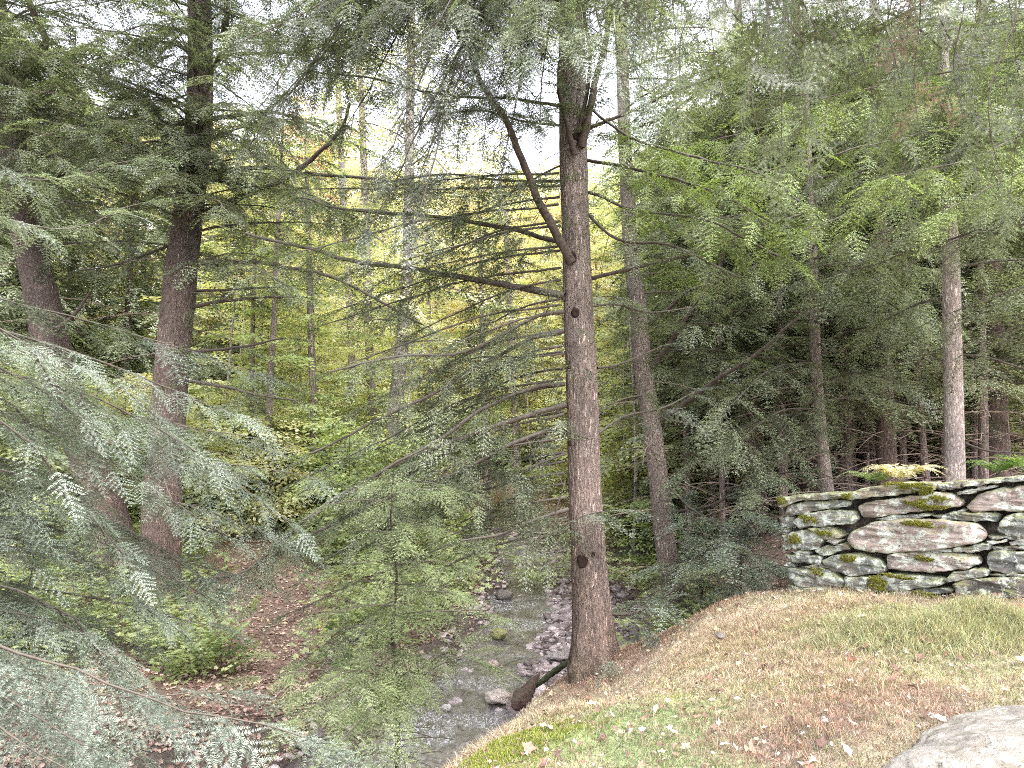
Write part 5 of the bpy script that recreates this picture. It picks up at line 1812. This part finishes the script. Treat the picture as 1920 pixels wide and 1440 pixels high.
IV, IT = ico()
n = 16000
y = 7.2 + 15 * rng.random(n) ** 1.5
cx = np.interp(y, CREEK[3:, 1], CREEK[3:, 0])
x = cx + rng.uniform(-1.0, 3.0, n)
d, s = creek_dist(x, y)
wr = .75 + 1.15 * np.exp(-((y - 13.0) / 4.0) ** 2) + .5 * np.exp(-((y - 11.5) / 1.6) ** 2)
zg = H(x, y)
wz = water_z(y)
onbar = (s > 0) & (d > .28) & (d < wr + .35)
inw = (d <= .75) & (rng.random(n) < .8)
edge = (s < 0) & (d > .4) & (d < .85) & (rng.random(n) < .5)
k = onbar | inw | edge
x, y, zg, wz, dd_ = x[k], y[k], zg[k], wz[k], d[k]
n = len(x)
sz = np.exp(rng.normal(math.log(.038), .5, n)).clip(.014, .12)
g = Geo()
vs = []
for v in range(6):
    rv = np.random.default_rng(50 + v)
    dv = IV * (1 + .22 * np.array([noise.noise(Vector(p) * 1.3 + Vector((v * 5, 0, 0))) for p in IV])[:, None])
    vs.append(dv * np.array([1, rv.uniform(.6, .9), rv.uniform(.25, .5)]))
ch = rng.integers(0, 6, n)
for v in range(6):
    ix = np.where(ch == v)[0]
    a = rng.uniform(0, 6.28, len(ix))
    ca, sa = np.cos(a), np.sin(a)
    B = vs[v]
    tl = rng.normal(0, .25, len(ix))
    X = B[None, :, 0] * ca[:, None] - B[None, :, 1] * sa[:, None]
    Y = B[None, :, 0] * sa[:, None] + B[None, :, 1] * ca[:, None]
    Z = B[None, :, 2] + tl[:, None] * B[None, :, 0]
    V = np.stack([X, Y, Z], 2) * sz[ix][:, None, None] + np.stack([x[ix], y[ix], zg[ix] + sz[ix] * .12], 1)[:, None]
    t = rng.uniform(0, 1, (len(ix), 1))
    C = np.array([.13, .10, .10]) * (1 - t) + np.array([.60, .51, .51]) * t
    C *= rng.uniform(.7, 1.1, (len(ix), 1))
    T = (IT[None] + (np.arange(len(ix)) * len(IV))[:, None, None]).reshape(-1, 3)
    g.add(V.reshape(-1, 3), np.repeat(C, len(IV), 0), T=T)
tag(g.build('pebbles', [M_PEB], smooth=True), 'grey and pinkish pebbles covering the creek gravel bar', 'pebbles', kind='stuff')


def leaf_shapes():
    out = []
    for v in range(3):
        r = np.random.default_rng(v)
        if v == 0:
            ang = np.linspace(0, 2 * math.pi, 10, endpoint=False)
            rad = np.array([1, .5, .85, .45, .7, .3, .7, .45, .85, .5])
        elif v == 1:
            ang = np.linspace(0, 2 * math.pi, 8, endpoint=False)
            rad = np.array([1, .62, .48, .55, .8, .55, .48, .62])
        else:
            ang = np.linspace(0, 2 * math.pi, 10, endpoint=False)
            rad = np.array([1, .6, .95, .45, .6, .35, .6, .45, .95, .6])
        V = [(0, 0, .0)] + [(math.cos(a) * q, math.sin(a) * q, .28 * (abs(math.sin(a) * q)) + r.uniform(-.1, .18)) for a, q in zip(ang, rad)]
        T = [(0, i + 1, (i + 1) % len(ang) + 1) for i in range(len(ang))]
        out.append((np.array(V), np.array(T)))
    return out


LS = leaf_shapes()


def scatter_leaves(g, x, y, size, C, tilt=.35, lift=.012):
    n = len(x)
    if not n:
        return
    z = H(x, y) + lift
    e = .05
    gx = (H(x + e, y) - H(x - e, y)) / (2 * e)
    gy = (H(x, y + e) - H(x, y - e)) / (2 * e)
    nz = norm(np.stack([-gx + rng.normal(0, tilt, n), -gy + rng.normal(0, tilt, n), np.ones(n)], 1))
    a = rng.uniform(0, 6.28, n)
    dx = np.stack([np.cos(a), np.sin(a), np.zeros(n)], 1)
    yv = norm(np.cross(nz, dx))
    xv = np.cross(yv, nz)
    M = np.stack([xv, yv, nz], 2)
    ch = rng.integers(0, 3, n)
    for v, (LV, LT_) in enumerate(LS):
        ix = np.where(ch == v)[0]
        V = np.einsum('nij,mj->nmi', M[ix] * size[ix][:, None, None], LV) + np.stack([x[ix], y[ix], z[ix]], 1)[:, None]
        T = (LT_[None] + (np.arange(len(ix)) * len(LV))[:, None, None]).reshape(-1, 3)
        g.add(V.reshape(-1, 3), np.repeat(C[ix], len(LV), 0), T=T)


LC = np.array([(.36, .25, .20), (.46, .33, .27), (.22, .13, .10), (.56, .44, .36), (.28, .18, .14), (.48, .40, .26)])
n = 70000
D_ = 5.5 + 26 * rng.random(n) ** 1.6
px = rng.uniform(-150, 1500, n)
x = (px - 960) / F * D_
d, s = creek_dist(x, D_)
wr = np.where(s > 0, 1.0 + 1.15 * np.exp(-((D_ - 13.0) / 4.0) ** 2), .65)
k = (d > wr) & ~((s > 0) & (D_ < 8.2))
k |= (d < 1.8) & (D_ > 8) & (rng.random(n) < .03)
x, y = x[k], D_[k]
n = len(x)
C = LC[rng.integers(0, len(LC), n)] * rng.uniform(.5, 1.3, (n, 1))
g = Geo()
scatter_leaves(g, x, y, rng.uniform(.02, .045, n) * (1 + np.clip(y - 12, 0, 20) * .05), C)
tag(g.build('leaf_litter', [M_LIT], smooth=False), 'fallen brown and reddish leaves covering the forest floor', 'leaves', kind='stuff')
# leaves on the lawn
n = 4500
x = rng.uniform(-.8, 4.6, n)
y = 3.1 + 5.1 * rng.random(n) ** 1.4
LC2 = np.array([(.60, .52, .42), (.66, .60, .52), (.50, .36, .26), (.42, .22, .16), (.58, .50, .30), (.30, .19, .15), (.20, .13, .10), (.16, .10, .08)])
C = LC2[rng.integers(0, 8, n)] * rng.uniform(.75, 1.1, (n, 1))
ok = ~((x > 1.6) & (y < 3.5)) & (((np.array([x - WA[0], y - WA[1]]).T) @ wn) > .05)
g = Geo()
scatter_leaves(g, x[ok], y[ok], np.exp(rng.normal(math.log(.015), .5, ok.sum())).clip(.005, .048), C[ok], .45, .034)
tag(g.build('fallen_leaves', [M_LIT], smooth=False), 'scattered pale and reddish leaves on the grassy bank', 'leaves', kind='stuff')


def blades(g, x, y, h, w, C, lean, lift=0., curl=.0, ang=None):
    n = len(x)
    z = H(x, y) + lift
    a = rng.uniform(0, 6.28, n) if ang is None else ang
    b = rng.uniform(0, 6.28, n)
    ln = lean * rng.uniform(.3, 1.2, n)
    tip = np.stack([np.cos(a) * ln, np.sin(a) * ln, np.sqrt(np.clip(1 - ln ** 2, .02, 1))], 1) * h[:, None]
    mid = tip * .55 + np.stack([np.zeros(n), np.zeros(n), h * .12], 1)
    sd = np.stack([np.cos(b), np.sin(b), np.zeros(n)], 1) * w[:, None]
    p = np.stack([x, y, z], 1)
    V = np.stack([p - sd, p + sd, p + mid + sd * .8, p + mid - sd * .8, p + tip], 1)
    k = np.arange(n) * 5
    T = np.concatenate([np.stack([k, k + 1, k + 2], 1), np.stack([k, k + 2, k + 3], 1), np.stack([k + 3, k + 2, k + 4], 1)])
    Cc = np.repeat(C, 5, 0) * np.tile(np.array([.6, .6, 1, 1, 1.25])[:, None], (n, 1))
    g.add(V.reshape(-1, 3), Cc, T=T)


def lawnmask(x, y):
    side = (np.stack([x - WA[0], y - WA[1]], 1) @ wn)
    d, s = creek_dist(x, y)
    return (side > -.02) & ~((s > 0) & (d < .9)) & (H(x, y) > -1.35)


g = Geo()
n = 210000
y = 3.0 + 5.2 * rng.random(n) ** 1.3
x = rng.uniform(-1.2, 5.2, n)
k = lawnmask(x, y)
x, y = x[k], y[k]
n = len(x)
C = gcol(x, y)
green = (C[:, 1] > C[:, 0])
redd = (C[:, 0] > C[:, 1] * 1.45)
keep = np.where(redd, rng.random(n) < .45, True)
x, y, C, green, redd = x[keep], y[keep], C[keep], green[keep], redd[keep]
n = len(x)
h = np.where(green, rng.uniform(.008, .028, n), rng.uniform(.012, .05, n))
cl = np.clip(.5 + .5 * np.sin(9 * x + 3 * np.sin(6 * y)) * np.sin(10 * y + 3 * np.sin(7 * x)) + rng.normal(0, .2, n), 0, 1.4)
h = h * (.45 + 1.1 * cl)
C = C * rng.uniform(.40, 1.55, (n, 1)) * (1 + rng.normal(0, .14, (n, 3)))
pt = np.sin(x * 31 + 3 * np.sin(y * 17)) * np.sin(y * 37 + 3 * np.sin(x * 23)) + rng.normal(0, .5, n)
C = np.where((pt > .4)[:, None], C * np.array([.55, .48, .42]), C)
C = np.where((pt < -.6)[:, None], C * np.array([1.15, 1.3, .9]), C)
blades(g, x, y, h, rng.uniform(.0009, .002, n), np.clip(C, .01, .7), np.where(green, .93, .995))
# long shaggy grass below the wall, straw tufts
for (cx_, cy_, cz_, sx_, sy_, nn, cc, hh) in ((1700, 1185, .1, .45, .16, 9000, OLIVE, .12), (1800, 1200, .1, .4, .15, 8000, PALE, .12), (1880, 1195, .12, .3, .12, 6000, OLIVE, .14), (1560, 1130, 0, .4, .12, 6000, TAN, .09), (1400, 1180, -.2, .35, .25, 7000, TAN, .09),
                                              (1460, 1240, 0, .3, .25, 6000, TAN, .08), (1330, 1210, -.3, .25, .2, 4000, STRAW, .07), (1900, 1150, .12, .15, .08, 2500, (.42, .28, .22), .12), (1000, 1390, -.4, .35, .2, 3500, STRAW, .09), (930, 1400, -.45, .25, .15, 2500, TAN, .10),
                                              (1640, 1140, .05, .5, .08, 6000, PALE, .1), (1520, 1290, 0, .3, .2, 4000, PALE, .05)):
    c = ZP(cx_, cy_, cz_)
    x = c[0] + rng.normal(0, sx_, nn)
    y = c[1] + rng.normal(0, sy_, nn)
    k = lawnmask(x, y)
    x, y = x[k], y[k]
    n = len(x)
    C = np.array(cc) * rng.uniform(.5, 1.7, (n, 1)) * (1 + rng.normal(0, .08, (n, 3)))
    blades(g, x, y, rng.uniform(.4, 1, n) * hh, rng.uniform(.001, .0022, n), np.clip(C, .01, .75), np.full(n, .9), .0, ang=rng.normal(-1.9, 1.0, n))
tag(g.build('grass', [M_GRASS], smooth=False), 'short green and straw-coloured grass on the bank', 'grass', kind='stuff')

# dry needle litter around the big trunk
g = Geo()
n = 30000
cA = np.array([ZP(1150, 1245, -.95)[:2], ZP(1230, 1205, -.7)[:2], ZP(1330, 1150, -.4)[:2], ZP(1480, 1380, 0)[:2], ZP(1650, 1320, 0)[:2], ZP(1120, 1280, -.95)[:2]])
w_ = rng.integers(0, 6, n)
x = cA[w_, 0] + rng.normal(0, .3, n)
y = cA[w_, 1] + rng.normal(0, .22, n)
k = lawnmask(x, y)
x, y = x[k], y[k]
n = len(x)
C = np.array([.40, .26, .20]) * rng.uniform(.4, 1.6, (n, 1))
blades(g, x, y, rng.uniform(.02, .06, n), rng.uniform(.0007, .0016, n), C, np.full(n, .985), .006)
n = 60000
y = 3.0 + 5.2 * rng.random(n) ** 1.3
x = rng.uniform(-1.2, 5.2, n)
k = lawnmask(x, y)
x, y = x[k], y[k]
n = len(x)
C = np.array([(.56, .46, .34), (.46, .36, .28), (.30, .20, .15), (.60, .54, .40)])[rng.integers(0, 4, n)] * rng.uniform(.6, 1.15, (n, 1))
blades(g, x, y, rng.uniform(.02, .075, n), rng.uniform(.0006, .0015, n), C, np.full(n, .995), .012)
tag(g.build('needle_litter', [M_GRASS], smooth=False), 'dry needles and straw strewn over the bank, reddish around the big trunk', 'needles', kind='stuff')

# moss clump at bottom centre
g = Geo()
c = ZP(900, 1432, -.28)
n = 26000
x = c[0] + rng.normal(0, .26, n)
y = c[1] + rng.normal(0, .12, n)
t = rng.uniform(0, 1, (n, 1))
C = np.array([.16, .21, .03]) * (1 - t) + np.array([.42, .46, .10]) * t
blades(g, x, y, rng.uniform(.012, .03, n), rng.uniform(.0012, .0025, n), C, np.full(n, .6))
tag(g.build('moss', [M_GRASS], smooth=False), 'bright yellow-green moss on the bank edge at the bottom centre', 'moss', kind='stuff')

# understory ground cover
g = Geo()
sp = Sprays('leafA', 'under')
n = 6500
D_ = 9 + 40 * rng.random(n) ** 1.2
px = rng.uniform(-100, 1350, n)
x = (px - 960) / F * D_
d, s = creek_dist(x, D_)
wr = np.where(s > 0, 2.3, 1.0)
bare = (px > 400) & (px < 620) & (D_ < 17)
k = (d > wr) & ~bare
k &= ~((px > 180) & (px < 330) & (D_ < 9.5))
zz = H(x, D_)
for i in np.where(k)[0]:
    a = rng.uniform(0, 6.28)
    for e in range(int(rng.integers(1, 4))):
        a2 = a + e * 2.1
        sp.put(np.array([x[i], D_[i], zz[i] + rng.uniform(.05, .45)]), np.array([math.cos(a2), math.sin(a2), .15]), norm(UP + rng.normal(0, .25, 3)), rng.uniform(.5, 1.1) * (1 + D_[i] * .035), .6 + rng.normal(0, .2))
sp.flush(g)
tag(g.build('undergrowth', [M_LEAF, M_TWIG], smooth=False), 'low leafy ground cover under the trees beyond the creek', 'undergrowth', kind='stuff')


# =================================================================== SMALL PLANTS
def leafy_shrub(label, px, py, z, h, n, spread, pl, lod, tt, name='leafy_shrub', cat='shrub', lean=(0, 0)):
    x, y, _ = ZP(px, py, z)
    zb = h1(x, y)
    root = thing(name, (x, y, zb), label, cat)
    g, gs = Geo(), Geo()
    sp = Sprays(lod, pl)
    for k in range(n):
        a = k * 2.4 + rng.uniform(-.3, .3)
        t = rng.uniform(.5, 1)
        end = np.array([x + math.cos(a) * spread * t + lean[0], y + math.sin(a) * spread * t + lean[1], zb + h * rng.uniform(.55, 1.0)])
        pts = [np.array([x, y, zb - .05]), np.array([x, y, zb]) * .5 + end * .5 + UP * h * .15, end]
        bough(gs, sp, pts, .007, .002, .35, spread * .5, .8, tt, 5, 0, secr=.002, droop=.05)
    gs.build('stem', [M_TWIG], root)
    sp.flush(g)
    g.build('foliage', [M_LEAF, M_TWIG], root, smooth=False)


leafy_shrub('bright broadleaf shrub with yellow-green leaves at the left edge', 30, 1230, -1.35, 1.9, 9, .8, 'under', 'leafA', .6)
leafy_shrub('leafy shrub with pale oval leaves at the foot of the leaning left trunk', 130, 1220, -1.35, 1.0, 5, .6, 'under', 'leafA', .35)
leafy_shrub('small sapling with oval pale leaves on the shaded left bank', 352, 1255, -1.45, .5, 3, .3, 'under', 'leafA', .5, 'leafy_sapling', 'sapling')
leafy_shrub('small forked sapling with broad green leaves beside the leaf-covered bank', 418, 1250, -1.45, .7, 3, .35, 'under', 'leafA', .35, 'leafy_sapling', 'sapling')
leafy_shrub('yellow-leaved shrub on the far bank right behind the big trunk', 1205, 1090, -1.4, .8, 6, .7, 'maple', 'leafA', .8)
leafy_shrub('yellow-green shrub on the far bank left of the big trunk', 1020, 1045, -1.3, .8, 5, .8, 'maple', 'leafB', .6)


def fern(label, X, Y, off, n, L, col, s0=None):
    s, z = wallpt(X, Y)
    p0 = W3(s, z - .02, off)
    root = thing('fern', p0, label, 'fern')
    g = Geo()
    for k in range(n):
        a = k * 2.4
        d = np.array([math.cos(a), math.sin(a) * .6, 0])
        Lk = L * rng.uniform(.7, 1.1)
        t = np.linspace(0, 1, 22)[:, None]
        q = p0 + d * Lk * t * .9 + UP * Lk * (1.05 * t - .95 * t ** 2)
        tube(g, q, np.linspace(.0025, .0008, 22), 3, np.array(col) * .6, 0)
        tan = norm(np.gradient(q, axis=0))
        for i in range(3, 22):
            f = i / 21
            pl_ = Lk * .24 * (1 - f) ** .7 * min(1, .3 + f * 3)
            sd = norm(np.cross(tan[i], UP))
            for e in (-1, 1):
                tip = q[i] + norm(sd * e + tan[i] * .4 + UP * rng.uniform(-.5, .15)) * pl_
                m1 = q[i] + (tip - q[i]) * .4
                w = tan[i] * pl_ * .13
                c = np.array(col) * rng.uniform(.7, 1.3)
                g.add([q[i], m1 - w, tip, m1 + w], c, T=[(0, 1, 2), (0, 2, 3)])
    b = g.build('fronds', [M_LEAF], root, smooth=False)
    b.name = 'foliage'


fern('dried pale fern curling over the top of the stone wall', 1000, 235, -.30, 20, .55, (.64, .59, .43))
fern('small green fern behind the wall, left of the dried one', 800, 255, -.35, 10, .45, (.30, .40, .19))
fern('green fern behind the wall beside the pale trunk', 1650, 190, -.5, 11, .42, (.16, .25, .08))
fern('green fern behind the wall at the right edge', 1860, 160, -.5, 11, .45, (.17, .26, .08))

# =================================================================== CAMERA, LIGHT, WORLD
cam = bpy.data.cameras.new('camera')
cam.sensor_width = 36
cam.lens = F / 1920 * 36
cam.clip_start = .05
cam.clip_end = 600
co = bpy.data.objects.new('camera', cam)
co.location = (0, 0, EYE)
co.rotation_euler = (math.pi / 2 + PITCH, 0, 0)
COL.objects.link(co)
scene.camera = co

SUN_EL, SUN_AZ = R(52), R(150)
w = bpy.data.worlds.new('World')
scene.world = w
w.use_nodes = True
nt = w.node_tree
bg = nt.nodes['Background']
sky = nt.nodes.new('ShaderNodeTexSky')
sky.sky_type = 'NISHITA'
sky.sun_disc = False
sky.sun_elevation = SUN_EL
sky.sun_rotation = SUN_AZ
sky.air_density = 1.0
sky.dust_density = 3.0
hs = nt.nodes.new('ShaderNodeHueSaturation')
hs.inputs['Saturation'].default_value = .25
hs.inputs['Value'].default_value = 6.3
nt.links.new(sky.outputs[0], hs.inputs['Color'])
nt.links.new(mix(nt, 1.0, hs.outputs[0], (1.02, .985, 1.03), 'MULTIPLY'), bg.inputs['Color'])
bg.inputs['Strength'].default_value = .15
sl = bpy.data.lights.new('sun', 'SUN')
sl.energy = 1.5
sl.angle = R(20)
sl.color = (1, .97, .95)
so = bpy.data.objects.new('sun', sl)
dirv = Vector((math.sin(SUN_AZ) * math.cos(SUN_EL), math.cos(SUN_AZ) * math.cos(SUN_EL), math.sin(SUN_EL)))
so.rotation_euler = dirv.to_track_quat('Z', 'Y').to_euler()
so.location = (0, 0, 20)
COL.objects.link(so)

scene.view_settings.view_transform = 'Standard'
scene.view_settings.look = 'None'
scene.view_settings.exposure = 0
scene.cycles.max_bounces = 6
scene.cycles.diffuse_bounces = 5
scene.cycles.use_denoising = False
scene.cycles.filter_width = 1.0
print('TRIS', sum(len(o.data.polygons) for o in bpy.data.objects if o.type == 'MESH'))
